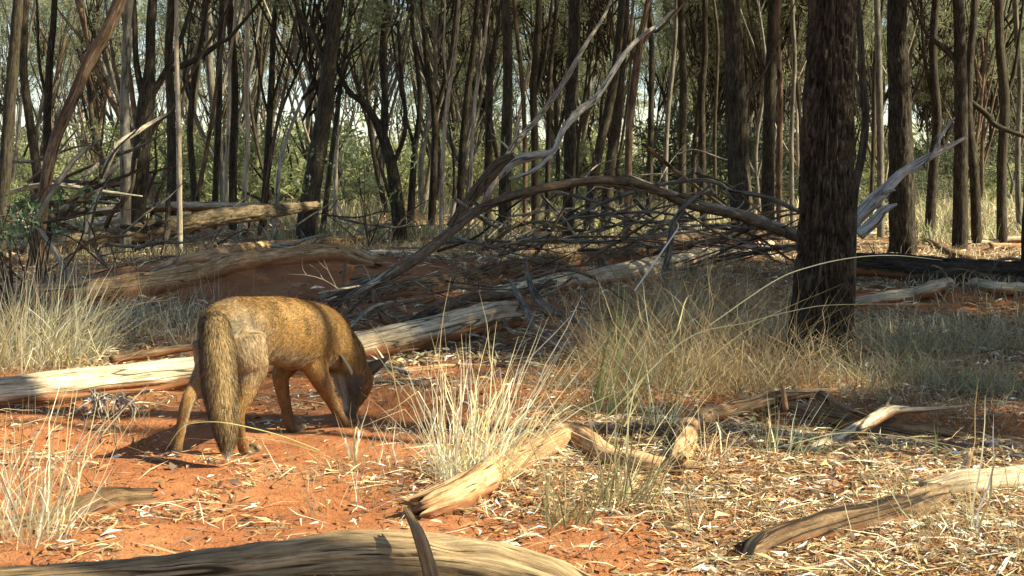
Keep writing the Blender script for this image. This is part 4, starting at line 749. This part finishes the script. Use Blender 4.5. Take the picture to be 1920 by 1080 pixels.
for k in range(245):
    D = 18 + 44 * g.uniform(0, 1) ** .8; px = g.uniform(-60, 1980)
    m = ['bark_dark', 'bark_brown', 'bark_grey', 'bark_grey', 'bark_grey', 'bark_red', 'bark_pale'][int(g.integers(0, 7))]  # extra grey barks: distance haze put into the trunk colour
    look = {'bark_dark': 'dark', 'bark_brown': 'brown', 'bark_grey': 'grey', 'bark_red': 'reddish', 'bark_pale': 'pale'}[m]
    r = (.026 + .07 * g.uniform(0, 1) ** 1.5) * (.6 if m == 'bark_pale' else 1); look = ('slender ' if r < .05 else 'sturdy ') + look
    items.append((px, dict(D=D, m=m, r=r, look=look, h=g.uniform(5.5, 8.0), lean=g.normal(0, .17), c=k)))
place_label(items, 'distant tree')
for px, d in items:
    D = d['D']; base = P(px, 400, D); base[2] = float(H(base[0], base[1])) - .05
    root = empty('mulga_tree', base); h = d['h'] * (.62 + .10 * (px < 760 and d['c'] % 3 > 0)); r = d['r']; q = [np.zeros(3)]
    for j in range(1, 5): q.append(np.array([d['lean'] * h * j / 4 + g.normal(0, .06), g.normal(0, .06), h * j / 4]))
    SEED[0] += 1; V, F, W, U = tube(np.array(q), [r, r * .85, r * .75, r * .6, r * .4], 8, 14, .08, .08, SEED[0], cap=False); ac = Acc(); ac.add(V, F, wc=W, under=U)
    child('trunk', ac.mesh('trunk'), M[d['m']], root)
    for j in range(int(g.integers(2, 5))):
        i = g.uniform(.12, .7); s0 = np.array([np.interp(i * 4, range(5), [v[a] for v in q]) for a in range(3)]); dx = g.choice([-1, 1]) * g.uniform(.15, .5); e = s0 + np.array([dx * h * .4, g.normal(0, .3), h * g.uniform(.35, .7)])
        v, f, w_, u = tube(np.array([s0, (s0 + e) / 2 + np.array([dx * .15, 0, -.1]), e]), [r * .55, r * .4, r * .2], 6, 8, .05, 0, SEED[0], cap=False); child('limb', mesh('limb', v, f, {'wc': w_, 'under': u}), M[d['m']], root)
    sc = g.uniform(.9, 1.4)
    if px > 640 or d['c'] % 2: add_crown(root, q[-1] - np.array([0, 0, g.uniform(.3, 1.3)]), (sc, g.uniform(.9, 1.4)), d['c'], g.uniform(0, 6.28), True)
    tag(root, d['label'], 'tree', 'distant trees of the wood')

# sunlit shrubs and saplings under the far trees
LIME = [(.27, .31, .13), (.33, .35, .16), (.22, .25, .11), (.38, .38, .19)]
SHRUBS = []
for k in range(5):
    gg = np.random.default_rng(500 + k); c = gg.normal(0, 1, (34, 3)); c /= np.linalg.norm(c, axis=1)[:, None]; c *= gg.uniform(.2, 1, (34, 1)) ** .5; c *= [1, 1, .9]; c[:, 2] = np.abs(c[:, 2]) * 1.1 + .15
    V, F, C = needle_cloud(c, gg.uniform(.18, .34, 34), 85, .12, .012, LIME if k < 3 else MULGA, gg, .15); me = mesh('foliage', V, F, {'Col': C}, False); me.materials.append(M['foliage'])
    ac = Acc()
    for j in range(0, 34, 3):
        v, f, w_, u = tube(np.array([[0, 0, 0], c[j] * .5 + gg.normal(0, .08, 3), c[j]]), [.02, .013, .004], 4, 5, 0, 0, j, cap=False); ac.add(v, f, wc=w_, under=u)
    br = ac.mesh('stem'); br.materials.append(M['bark_brown']); SHRUBS.append((me, br, 'lime-green' if k < 3 else 'dull green'))
items = []
for k in range(105):
    D = g.uniform(24, 62); px = g.uniform(-40, 1960); kk = int(g.integers(0, 3)) if px < 1300 or g.uniform() < .4 else int(g.integers(3, 5))
    sc = g.uniform(.7, 1.0) * (1 + .3 * (D > 40)) * (1.9 if g.uniform() < .35 else 1); items.append((px, dict(D=D, k=kk, sc=sc, look=('low ' if sc < 1.2 else 'tall ') + SHRUBS[kk][2])))
place_label(items, 'far shrub')
for px, d in items:
    b0 = P(px, 400, d['D']); b0[2] = float(H(b0[0], b0[1])); root = empty('shrub', b0); root.rotation_euler = (0, 0, g.uniform(0, 6)); root.scale = (d['sc'] * 1.2, d['sc'] * 1.2, d['sc'])
    for nm, me in (('foliage', SHRUBS[d['k']][0]), ('stem', SHRUBS[d['k']][1])):
        o = bpy.data.objects.new(nm, me); COL.objects.link(o); o.parent = root
    tag(root, d['label'], 'shrub', 'far shrubs under the wood')
# far-off edge of the wood, one mass
gg = np.random.default_rng(9); n = 1500; ang = gg.uniform(-.75, .75, n); dd = gg.uniform(66, 100, n); hh = gg.uniform(0, 1, n) ** 1.5 * (3.6 + 3.2 * sstep(.02, .3, ang) + 1.6 * fbm(np.stack([ang * 14, ang * 0, ang * 0], -1), 3, 8)) + .2
c = np.stack([np.sin(ang) * dd, np.cos(ang) * dd, hh], 1)
V, F, C = needle_cloud(c, gg.uniform(.7, 1.3, n), 70, .5, .06, LIME + MULGA, gg, .1)
tag(put('distant_woodland', mesh('distant_woodland', V, F, {'Col': C}, False), M['foliage']), 'far-off green edge of the wood closing the view', 'woodland', kind='stuff')

# small leafy plants
def leafy(px, py, D, n, h, label, pal, L=.05, seed=0):
    gg = np.random.default_rng(seed); b0 = P(px, py, D); b0[2] = float(H(b0[0], b0[1])); top = P(px, py, D)[2] - b0[2]
    root = empty('leafy_plant', b0); ac = Acc(); cs = []
    for k in range(9):
        e = np.array([gg.normal(0, h * .35), gg.normal(0, h * .35), max(.05, top) + gg.uniform(-.2, .5) * h])
        m_ = e * .5 + gg.normal(0, h * .1, 3); v, f, w_, u = tube(np.array([[0, 0, 0], m_, e]), [.006, .004, .002], 5, 6, 0, 0, k, cap=False); ac.add(v, f, wc=w_, under=u); cs.append(e); cs.append(e * .75 + m_ * .25)
    child('stem', ac.mesh('stem'), M['bark_brown'], root)
    V, F, C = needle_cloud(np.array(cs), np.full(len(cs), h * .18), n, L, L * .16, pal, gg, 0); child('foliage', mesh('foliage', V, F, {'Col': C}, False), M['foliage'], root)
    return tag(root, label, 'plant')
leafy(75, 405, 6.4, 12, .36, 'dark green leafy sapling at the front of the dark brush heap', [(.10, .16, .06), (.07, .12, .05), (.13, .19, .08)], .05, 1)
leafy(20, 440, 6.2, 12, .34, 'grey-green leafy plant low at the picture edge', [(.14, .18, .11), (.10, .13, .08)], .045, 2)
leafy(690, 330, 12.5, 12, .7, 'pale lime sapling with white flecked leaves before the sky gap', [(.45, .52, .30), (.24, .30, .12)], .06, 3)

# ------------------------------------------------------------------ trees beside the view (they cast the long shade bands and the dapple)
def side_tree(x, y, r, h, label, crown=True, csz=1.0, lean=(0, 0), cz=1.0, ck=0, m='bark_dark', drop=.5):
    b0 = np.array([x, y, float(H(x, y)) - .03]); root = empty('mulga_tree', b0); q = np.array([[0, 0, 0], [lean[0] * .3, lean[1] * .3, h * .3], [lean[0] * .7, lean[1] * .7, h * .65], [lean[0], lean[1], h]])
    SEED[0] += 1; V, F, W, U = tube(q, [r * 1.15, r, r * .85, r * .5], 20, 40, .07, .12, SEED[0], cap=False); child('trunk', mesh('trunk', V, F, {'wc': W, 'under': U}), M[m], root)
    if crown: add_crown(root, q[-1] - np.array([0, 0, drop]), (csz, cz), ck, ck * 1.3)
    return tag(root, label, 'tree', 'trees beside the view')
def on_sun(P_, t): return np.asarray(P_) + SUN / SUN[2] * t
side_tree(2.6, 2.70, .065, 8.5, 'slim tree standing out of view beside the jointed log', ck=1, csz=.8)
side_tree(2.3, 1.36, .075, 8.0, 'thick tree standing out of view, shading the smooth grey-brown log', ck=2, csz=.8)
side_tree(3.4, 2.375, .034, 5.0, 'thin sapling out of view before the slim tree', crown=False)
side_tree(4.4, 4.4, .07, 5.0, 'tree out of view past the shaded dark log', ck=3, csz=.9)
side_tree(6.2, 4.3, .08, 5.2, 'tree out of view behind the one past the shaded log', ck=4, csz=.95)
side_tree(5.6, 5.8, .08, 4.8, 'tree out of view level with the red ledge', ck=5, csz=1.0)
side_tree(7.6, 6.6, .09, 5.0, 'tree out of view farther out from the red ledge', ck=0, csz=1.05)

for k, (x, y, h, cs_, lb) in enumerate([(3.5, 6.4, 4.6, 1.3, 'beside the end of the broad pale log'), (3.1, 7.9, 4.8, 1.4, 'beside the red ledge log'), (4.6, 8.6, 5.0, 1.5, 'beyond the big black log'), (5.2, 10.2, 5.0, 1.5, 'by the far cream log'), (6.8, 8.6, 5.2, 1.5, 'farthest out past the black log'),
                                    (6.6, 2.7, 5.0, 1.0, 'past the jointed log'), (8.2, 4.6, 5.2, 1.4, 'far out past the shaded dark log'), (7.0, 11.5, 5.4, 1.5, 'past the far dull log'), (7.6, 3.9, 5.1, 1.0, 'one step out from the shaded log'), (7.9, 6.0, 5.0, 1.2, 'between the ledge and the outer trees'), (9.5, 6.4, 5.2, 1.3, 'outermost past the red ledge'), (6.9, 5.0, 5.0, 1.0, 'halfway between the thicket and the outer trees')]):
    side_tree(x, y, .07, h, 'tree out of view ' + lb, ck=k, csz=cs_ * .95)

for k, (x, y, h, cs_, lb) in enumerate([(5.9, 4.9, 4.7, 1.2, 'between the shaded log and red ledge'), (4.3, 5.2, 4.6, 1.2, 'nearer in, level with the grass thicket'), (2.6, 5.7, 4.9, 1.2, 'close beside the thickest tree'), (4.0, 7.2, 4.9, 1.3, 'close beside the big black log'),
                                    (-3.4, 8.6, 4.9, 1.3, 'at the other edge by the dark brush heap')]):
    side_tree(x, y, .06, h, 'tree out of view ' + lb, ck=k + 2, csz=cs_ * .95)

for k, (tx, ty, zc, cs_, lb) in enumerate([(-1.9, 5.3, 5.0, .8, 'whose shade falls on the grey straw tussock'), (-.9, 6.2, 5.2, .95, 'whose shade falls on the end of the brown log'), (.5, 5.3, 5.0, .9, 'whose shade falls beyond the large tussock'), (-1.4, 8.2, 5.2, 1.0, 'whose shade falls on the red bank'),
                                          (.6, 8.0, 5.2, 1.1, 'whose shade falls on the brush heap'), (2.5, 4.3, 5.2, .9, 'whose shade falls on the grey grass'), (2.2, 8.6, 5.4, 1.1, 'whose shade falls behind the thickest tree'), (1.9, 3.75, 5.2, .6, 'whose shade falls on the shaded dark log')]):
    side_tree(tx + 1.0489 * zc, ty - .2229 * zc, .05, zc - .75, 'tree out of view ' + lb, ck=k + 1, csz=cs_)

# ------------------------------------------------------------------ the fox
def fox():
    def S(rows): return [(P(a, b_, d), rv, rl) for a, b_, d, rv, rl in rows]   # px, py, depth, vertical radius, lateral radius
    parts = {}
    parts['torso'] = S([(399, 598, 2.885, .022, .020), (404, 606, 2.905, .040, .036), (416, 614, 2.94, .058, .050), (436, 618, 2.985, .071, .057), (470, 620, 3.04, .074, .058), (515, 620, 3.11, .077, .057), (557, 627, 3.18, .081, .058), (594, 634, 3.245, .080, .057), (618, 642, 3.285, .070, .052), (632, 655, 3.31, .055, .046)])
    parts['neck'] = S([(602, 630, 3.26, .060, .052), (622, 644, 3.295, .058, .050), (640, 662, 3.32, .052, .047), (652, 682, 3.335, .047, .045), (658, 700, 3.345, .043, .044)])
    parts['head'] = S([(658, 682, 3.345, .034, .036), (661, 698, 3.35, .046, .047), (663, 716, 3.35, .048, .048), (663, 733, 3.35, .041, .040), (661, 748, 3.348, .031, .029), (658.5, 760, 3.346, .0225, .021), (657, 772, 3.344, .018, .0175), (655.5, 783, 3.342, .015, .015), (654.5, 793, 3.341, .011, .011)])
    parts['tail'] = S([(399, 594, 2.895, 0.0172, 0.0168), (403, 606, 2.868, 0.0224, 0.0227), (405, 630, 2.84, 0.0275, 0.0286), (407, 670, 2.81, 0.0301, 0.0311), (411, 720, 2.79, 0.0292, 0.0302), (417, 765, 2.775, 0.0258, 0.0260), (422, 800, 2.77, 0.0206, 0.0210), (425, 830, 2.765, 0.0138, 0.0134), (426, 848, 2.765, 0.0060, 0.0059)])
    parts['leg_rh'] = S([(452, 640, 2.955, .058, .046), (463, 664, 2.95, .052, .040), (472, 690, 2.955, .037, .031), (468, 715, 2.945, .029, .024), (459, 742, 2.93, .021, .018), (449, 768, 2.915, .0155, .0135), (447, 786, 2.912, .0145, .012), (450, 812, 2.925, .0115, .011), (455, 836, 2.94, .0125, .012), (462, 848, 2.95, .0135, .014), (476, 851, 2.965, .0105, .0125)])
    parts['leg_lh'] = S([(404, 650, 2.985, .055, .042), (396, 685, 2.975, .042, .036), (383, 708, 2.96, .030, .026), (368, 727, 2.94, .021, .018), (355, 745, 2.92, .0165, .014), (347, 765, 2.912, .0145, .012), (341, 795, 2.908, .0125, .011), (335, 825, 2.905, .0125, .011), (330, 846, 2.90, .0140, .013), (325, 858, 2.905, .012, .013)])
    parts['leg_lf'] = S([(560, 650, 3.28, .045, .035), (540, 680, 3.25, .034, .026), (527, 702, 3.225, .0235, .020), (529, 730, 3.22, .018, .0165), (536, 762, 3.22, .0145, .0135), (541, 786, 3.22, .0155, .0145), (547, 802, 3.22, .014, .0145), (562, 811, 3.235, .0115, .013)])
    parts['leg_rf'] = S([(588, 650, 3.215, .055, .034), (590, 680, 3.205, .040, .029), (597, 702, 3.205, .029, .024), (608, 725, 3.215, .021, .019), (622, 752, 3.24, .0160, .015), (635, 776, 3.265, .0135, .0135), (645, 792, 3.285, .014, .014), (655, 801, 3.30, .011, .012)])
    SK = []                                             # skeleton samples: pos, tangent, radius, part id, param
    ids = list(parts)
    acc = Acc(); ns = 24
    def loft(rows, sides=24):
        n = len(rows) * 7; C = catmull([q[0] for q in rows], n); u = np.linspace(0, len(rows) - 1, n); rv = np.interp(u, range(len(rows)), [q[1] for q in rows]); rl = np.interp(u, range(len(rows)), [q[2] for q in rows])
        T_ = np.gradient(C, axis=0); T_ /= np.linalg.norm(T_, axis=1)[:, None]
        return C, T_, rv, rl, u / (len(rows) - 1)
    for pi_, nm in enumerate(ids):
        C, T_, rv, rl, u = loft(parts[nm])
        ref = np.array([0, 0, 1.]) if nm in ('torso',) else np.array([.5, .86, 0.])
        if nm == 'neck': ref = np.array([-.3, -.3, 1.])
        N = ref - T_ * (T_ @ ref)[:, None]; N /= np.linalg.norm(N, axis=1)[:, None]; B = np.cross(T_, N)
        th = np.arange(ns) / ns * 2 * math.pi
        V = C[:, None] + N[:, None] * (np.cos(th)[None, :, None] * rv[:, None, None]) + B[:, None] * (np.sin(th)[None, :, None] * rl[:, None, None])
        m_ = len(C); V = V.reshape(-1, 3)
        # rounded ends
        e0 = C[0] - T_[0] * min(rv[0], rl[0]) * .7; e1 = C[-1] + T_[-1] * min(rv[-1], rl[-1]) * .9
        V = np.vstack([V, e0, e1]); i = np.arange(m_ - 1)[:, None] * ns; kk = np.arange(ns)[None]; k2 = (kk + 1) % ns
        F = np.stack([i + kk, i + k2, i + ns + k2, i + ns + kk], -1).reshape(-1, 4)
        b0 = m_ * ns; kk = np.arange(0, ns, 2)
        F = np.vstack([F, np.stack([np.full(len(kk), b0), (kk + 2) % ns, kk + 1, kk], 1), np.stack([np.full(len(kk), b0 + 1), kk + (m_ - 1) * ns, kk + 1 + (m_ - 1) * ns, (kk + 2) % ns + (m_ - 1) * ns], 1)])
        acc.add(V, F)
        for c_, t_, a_, b_, uu in zip(C, T_, rv, rl, u): SK.append((c_, t_, (a_ + b_) / 2, pi_, uu))
    # toes on each paw
    for nm in ('leg_rh', 'leg_lh', 'leg_lf', 'leg_rf'):
        rows = parts[nm]; p = rows[-1][0]; q = rows[-2][0]; d = p - q; d[2] = 0
        if nm == 'leg_lh': d = np.array([.25, .9, 0])
        d /= np.linalg.norm(d); sd = np.array([-d[1], d[0], 0])
        for j in (-1.5, -.5, .5, 1.5):
            c0 = p + sd * j * .0065 - d * .004; c1 = p + sd * j * .0085 + d * (.016 - abs(j) * .003); z0 = float(H(c1[0], c1[1])); c1[2] = z0 + .0075; c0[2] = max(c0[2] - .002, z0 + .012)
            v, f, _, _ = tube(np.array([c0, (c0 + c1) / 2 + [0, 0, .003], c1]), [.0075, .0080, .0058], 10, 8, 0, 0, 1); acc.add(v, f)
    me = acc.mesh('body'); body = put('body', me, M['skin'])
    md = body.modifiers.new('r', 'REMESH'); md.mode = 'VOXEL'; md.voxel_size = .0034
    sm = body.modifiers.new('s', 'SMOOTH'); sm.iterations = 15; sm.factor = .5
    dg = bpy.context.evaluated_depsgraph_get(); ev = body.evaluated_get(dg); nm_ = bpy.data.meshes.new_from_object(ev)
    body.modifiers.clear(); body.data = nm_; nm_.name = 'body'
    for p_ in nm_.polygons: p_.use_smooth = True
    if not nm_.materials: nm_.materials.append(M['skin'])
    nv = len(nm_.vertices); VV = np.empty(nv * 3, np.float32); nm_.vertices.foreach_get('co', VV); VV = VV.reshape(-1, 3).astype(float)
    NN = np.empty(nv * 3, np.float32); nm_.vertices.foreach_get('normal', NN); NN = NN.reshape(-1, 3).astype(float)
    SP = np.array([q[0] for q in SK]); ST = np.array([q[1] for q in SK]); SR = np.array([q[2] for q in SK]); SI = np.array([q[3] for q in SK]); SU = np.array([q[4] for q in SK])
    def near(X):
        out = np.empty(len(X), int)
        for a in range(0, len(X), 8000):
            d = np.linalg.norm(X[a:a + 8000, None] - SP[None], axis=2) - SR[None]; out[a:a + 8000] = d.argmin(1)
        return out
    heading = np.array([.5, .86, 0.]); rt = np.array([.86, -.5, 0.])
    O_RGB = dict(gold=(.42, .238, .078), grey=(.34, .29, .205), cream=(.62, .52, .36), orange=(.36, .17, .05), darkb=(.055, .045, .035), tail=(.38, .255, .11), white=(.85, .80, .70), cheek=(.15, .13, .095), rufous=(.30, .165, .055), leg=(.28, .15, .055))
    K_ = {k: np.array(v) for k, v in O_RGB.items()}
    def colour(X, N, ix):
        part = SI[ix]; u = SU[ix]; n1 = fbm(X * 22, 3, 5)[:, None]; n2 = fbm(X * np.array([110, 110, 55]), 3, 6)[:, None]
        c = np.repeat(K_['gold'][None], len(X), 0)
        def blend(c, k, w_): w_ = np.clip(w_, 0, 1)[:, None]; return c * (1 - w_) + K_[k] * w_
        tor = part == 0; side = N @ rt
        c = blend(c, 'grey', np.where(tor, sstep(.62, .22, u) * (.35 + .6 * sstep(.8, .0, N[:, 2])) + .35 * n1[:, 0], 0))
        c = blend(c, 'rufous', np.where(tor, sstep(.55, .95, u) * .55 * sstep(-.2, .9, N[:, 2]), 0))
        c = blend(c, 'cream', np.where(tor, sstep(-.25, -.8, N[:, 2]) * .9, 0))
        nk = part == 1; c = blend(c, 'rufous', np.where(nk, .55, 0)); c = blend(c, 'cheek', np.where(nk, sstep(.5, .9, u) * sstep(.4, -.4, N @ np.array([.8, .2, .5])), 0)); c = blend(c, 'white', np.where(nk, sstep(.6, .8, u) * sstep(-.3, -.8, N @ np.array([.9, .3, .2])) * .9, 0))
        hd = part == 2; c = np.where(hd[:, None], K_['cheek'], c); c = blend(c, 'orange', np.where(hd, sstep(.0, .55, N @ np.array([.86, .35, .1])) * sstep(.95, .7, u), 0)); c = blend(c, 'white', np.where(hd, sstep(-.35, -.8, N @ np.array([.9, .3, 0])) * .7 * sstep(.95, .6, u), 0)); c = blend(c, 'darkb', np.where(hd, sstep(.55, .8, u) * .55, 0))
        tl = part == 3; c = np.where(tl[:, None], K_['tail'], c); c = blend(c, 'darkb', np.where(tl, np.clip(sstep(-.25, -.9, N[:, 0]) * .8 + sstep(.6, .97, N[:, 0]) * .6 + .45 * n1[:, 0], 0, .85) * sstep(.0, .15, u), 0)); c = blend(c, 'darkb', np.where(tl, sstep(.66, .80, u) * .5, 0)); c = blend(c, 'white', np.where(tl, sstep(.86, .92, u), 0))  # dark tail sides: shading put into the fur colour; dark lower end, white tip
        c = blend(c, 'darkb', np.where(tl, .7 * np.exp(-((u - .10) / .05) ** 2), 0))
        for pid in (4, 5):
            lg = part == pid; c = blend(c, 'grey', np.where(lg, sstep(.5, .1, u) * (.55 + .4 * n1[:, 0]), 0)); c = blend(c, 'leg', np.where(lg, sstep(.35, .6, u), 0)); c = blend(c, 'darkb', np.where(lg, sstep(.74, .9, u) * (.75 if pid == 5 else .35), 0)); c = blend(c, 'cream', np.where(lg, sstep(.55, .95, N @ (np.array([1., .1, 0]) * (1 if pid == 5 else -1))) * sstep(.25, .4, u) * sstep(.8, .6, u) * .7, 0))
            c = blend(c, 'grey', np.where(lg & (pid == 4), sstep(.93, 1, u) * .8, 0))
        for pid in (6, 7):
            lg = part == pid; c = blend(c, 'leg', np.where(lg, sstep(.15, .4, u), 0)); c = blend(c, 'darkb', np.where(lg, sstep(.45, .85, u) * .55, 0)); c = blend(c, 'cream', np.where(lg & (pid == 6), sstep(.9, 1, u) * .8, 0))
        c = c * (1 + .40 * n1 + .45 * n2)
        return np.clip(c, .01, .9)
    ix = near(VV); c0 = colour(VV, NN, ix)
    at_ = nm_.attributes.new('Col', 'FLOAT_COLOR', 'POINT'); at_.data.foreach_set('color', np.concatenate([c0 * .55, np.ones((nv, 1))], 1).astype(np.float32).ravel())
    base = np.array([-.64, 2.97, 0.]); root = empty('fox', base); body.parent = root; body.location = -Vector(base)
    # fur: fine tapered strands laid back along the coat
    nm_.calc_loop_triangles(); nt_ = len(nm_.loop_triangles); tri = np.empty(nt_ * 3, np.int32); nm_.loop_triangles.foreach_get('vertices', tri); tri = tri.reshape(-1, 3)
    A, B_, C_ = VV[tri[:, 0]], VV[tri[:, 1]], VV[tri[:, 2]]; ar = np.linalg.norm(np.cross(B_ - A, C_ - A), axis=1)
    # keep only the outer hull (drops anything buried)
    g = np.random.default_rng(3); NH = 230000; ti = g.choice(nt_, NH, p=ar / ar.sum()); r1 = np.sqrt(g.uniform(0, 1, NH)); r2 = g.uniform(0, 1, NH)
    wa, wb, wc_ = 1 - r1, r1 * (1 - r2), r1 * r2
    X = A[ti] * wa[:, None] + B_[ti] * wb[:, None] + C_[ti] * wc_[:, None]
    N = NN[tri[ti, 0]] * wa[:, None] + NN[tri[ti, 1]] * wb[:, None] + NN[tri[ti, 2]] * wc_[:, None]; N /= np.linalg.norm(N, axis=1)[:, None] + 1e-9
    ix = near(X); part = SI[ix]; u = SU[ix]
    flow = np.where((part == 0)[:, None], -ST[ix] + np.array([0, 0, -.45]), ST[ix]); flow = np.where((part == 1)[:, None], -ST[ix], flow); flow = np.where((part == 2)[:, None], -ST[ix], flow)
    flow = flow - N * (flow * N).sum(1)[:, None]; flow /= np.linalg.norm(flow, axis=1)[:, None] + 1e-9
    flow = flow + .22 * np.stack([fbm(X * 30, 2, 1), fbm(X * 30, 2, 2), fbm(X * 30, 2, 3)], 1)
    Ln = np.choose(part, [.0175, .020, .008, .026, .011, .009, .007, .008]); Ln = np.where((part >= 4), Ln * (1.45 - 1.0 * u), Ln); Ln = np.where((part == 3), Ln * np.interp(u, [0, .12, .8, 1], [.5, 1, .9, .8]), Ln)
    Ln = np.where((part == 0), Ln * np.interp(u, [0, .2, 1], [.8, .85, 1.05]), Ln); Ln = np.where((part == 2), Ln * np.interp(u, [0, .4, .6, 1], [1.8, 1.3, .7, .3]), Ln)
    Ln = np.maximum(Ln * g.uniform(.6, 1.15, NH), .0018)
    lift = np.choose(part, [.42, .45, .35, .55, .35, .35, .3, .3])[:, None]
    d0 = N * lift * 1.3 + flow + g.normal(0, .12, (NH, 3)); d0 /= np.linalg.norm(d0, axis=1)[:, None]
    d1 = N * lift * .5 + flow * 1.1 + np.array([0, 0, -.15]) + g.normal(0, .16, (NH, 3)); d1 /= np.linalg.norm(d1, axis=1)[:, None]
    p0 = X - N * .001; p1 = p0 + d0 * (Ln * .5)[:, None]; p2 = p1 + d1 * (Ln * .5)[:, None]
    view = np.array([0, 0, CAM_H]) - X; view = N + g.normal(0, .4, (NH, 3)); sd = np.cross(d0, view); sd /= np.linalg.norm(sd, axis=1)[:, None] + 1e-9
    wv = np.where(part == 3, .00048, .00038) * g.uniform(.7, 1.3, NH); wv = wv[:, None] * sd
    V = np.stack([p0 - wv, p0 + wv, p1 + wv * .8, p1 - wv * .8, p2], 1).reshape(-1, 3)
    b0 = np.arange(NH)[:, None] * 5; F = np.concatenate([b0 + [0, 1, 2], b0 + [0, 2, 3], b0 + [3, 2, 4]], 1).reshape(-1, 3)
    cc = colour(X, N, ix); val = g.uniform(.82, 1.15, (NH, 1)); dark = g.uniform(0, 1, NH) < np.where((part == 0) | (part == 3), .10, .04); val = np.where(dark[:, None], val * .35, val); pale = g.uniform(0, 1, NH) < np.where(part == 0, .09, .05); cc = np.where(pale[:, None], cc * .55 + np.array([.62, .55, .42]) * .45, cc)
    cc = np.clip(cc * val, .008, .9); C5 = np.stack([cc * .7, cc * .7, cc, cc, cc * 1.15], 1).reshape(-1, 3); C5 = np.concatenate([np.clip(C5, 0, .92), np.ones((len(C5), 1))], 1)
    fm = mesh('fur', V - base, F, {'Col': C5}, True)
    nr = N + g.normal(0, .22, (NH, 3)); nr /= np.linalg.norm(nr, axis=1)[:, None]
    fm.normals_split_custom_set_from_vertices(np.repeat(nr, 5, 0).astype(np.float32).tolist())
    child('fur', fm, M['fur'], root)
    # ears: curved cones, dark behind, pale within
    def ear(bpt, tip, open_dir, w_, cb, ci, name='ear'):
        bpt, tip, open_dir = map(np.asarray, (bpt, tip, open_dir)); ax = tip - bpt; L = np.linalg.norm(ax); ax = ax / L; od = open_dir - ax * ax.dot(open_dir); od /= np.linalg.norm(od); sd_ = np.cross(ax, od)
        n, m_ = 12, 11; Vs = []; Cs = []
        for layer, cl in ((0, cb), (1, ci)):
            for i in range(n):
                t_ = i / (n - 1); half = w_ * (1 - t_ ** 1.6) * (1 - .15 * (1 - t_)); 
                for j in range(m_):
                    s_ = j / (m_ - 1) * 2 - 1; pp = bpt + ax * L * t_ + sd_ * half * s_ - od * (half * .75 * (1 - s_ * s_)) + od * .0015 * layer * (1 - abs(s_))
                    Vs.append(pp); Cs.append(np.array(cl) * (1 if abs(s_) < .8 else .6))
        Fs = []
        for layer in (0, 1):
            o_ = layer * n * m_
            for i in range(n - 1):
                for j in range(m_ - 1): q = [o_ + i * m_ + j, o_ + i * m_ + j + 1, o_ + (i + 1) * m_ + j + 1, o_ + (i + 1) * m_ + j]; Fs.append(q if layer else q[::-1])
        C = np.concatenate([np.array(Cs), np.ones((len(Cs), 1))], 1); child(name, mesh('ear', np.array(Vs) - base, np.array(Fs), {'Col': C}), M['skin'], root)
    ear(P(686, 697, 3.365), P(731, 669, 3.38), np.array([.25, .75, -.35]), .024, (.085, .060, .038), (.30, .24, .17))
    ear(P(651, 700, 3.268), P(631, 656, 3.232), np.array([-.6, -.45, -.35]), .023, (.05, .042, .033), (.34, .29, .21))
    # ruff behind the cheek, nose, eye
    def ball(name, c_, r, col, parent, rough=.3):
        bm_ = bpy.data.meshes.new(name); import bmesh; b = bmesh.new(); bmesh.ops.create_uvsphere(b, u_segments=16, v_segments=10, radius=1); b.to_mesh(bm_); b.free()
        for p_ in bm_.polygons: p_.use_smooth = True
        m_, t_, bb = mat(name); bb.inputs['Base Color'].default_value = (*col, 1); bb.inputs['Roughness'].default_value = rough; bb.inputs['Specular IOR Level'].default_value = .5
        o = put(name, bm_, m_, parent); o.location = Vector(c_ - base); o.scale = r; return o
    ball('nose', P(653.5, 800, 3.34), (.0085, .0085, .0075), (.012, .011, .010), root)
    ball('eye', P(676, 728, 3.312), (.0052, .0052, .0052), (.10, .05, .015), root, .1)
    tag(root, 'red fox with lowered head sniffing the red soil, brush tail hanging towards the camera', 'fox')
    return root
fox()
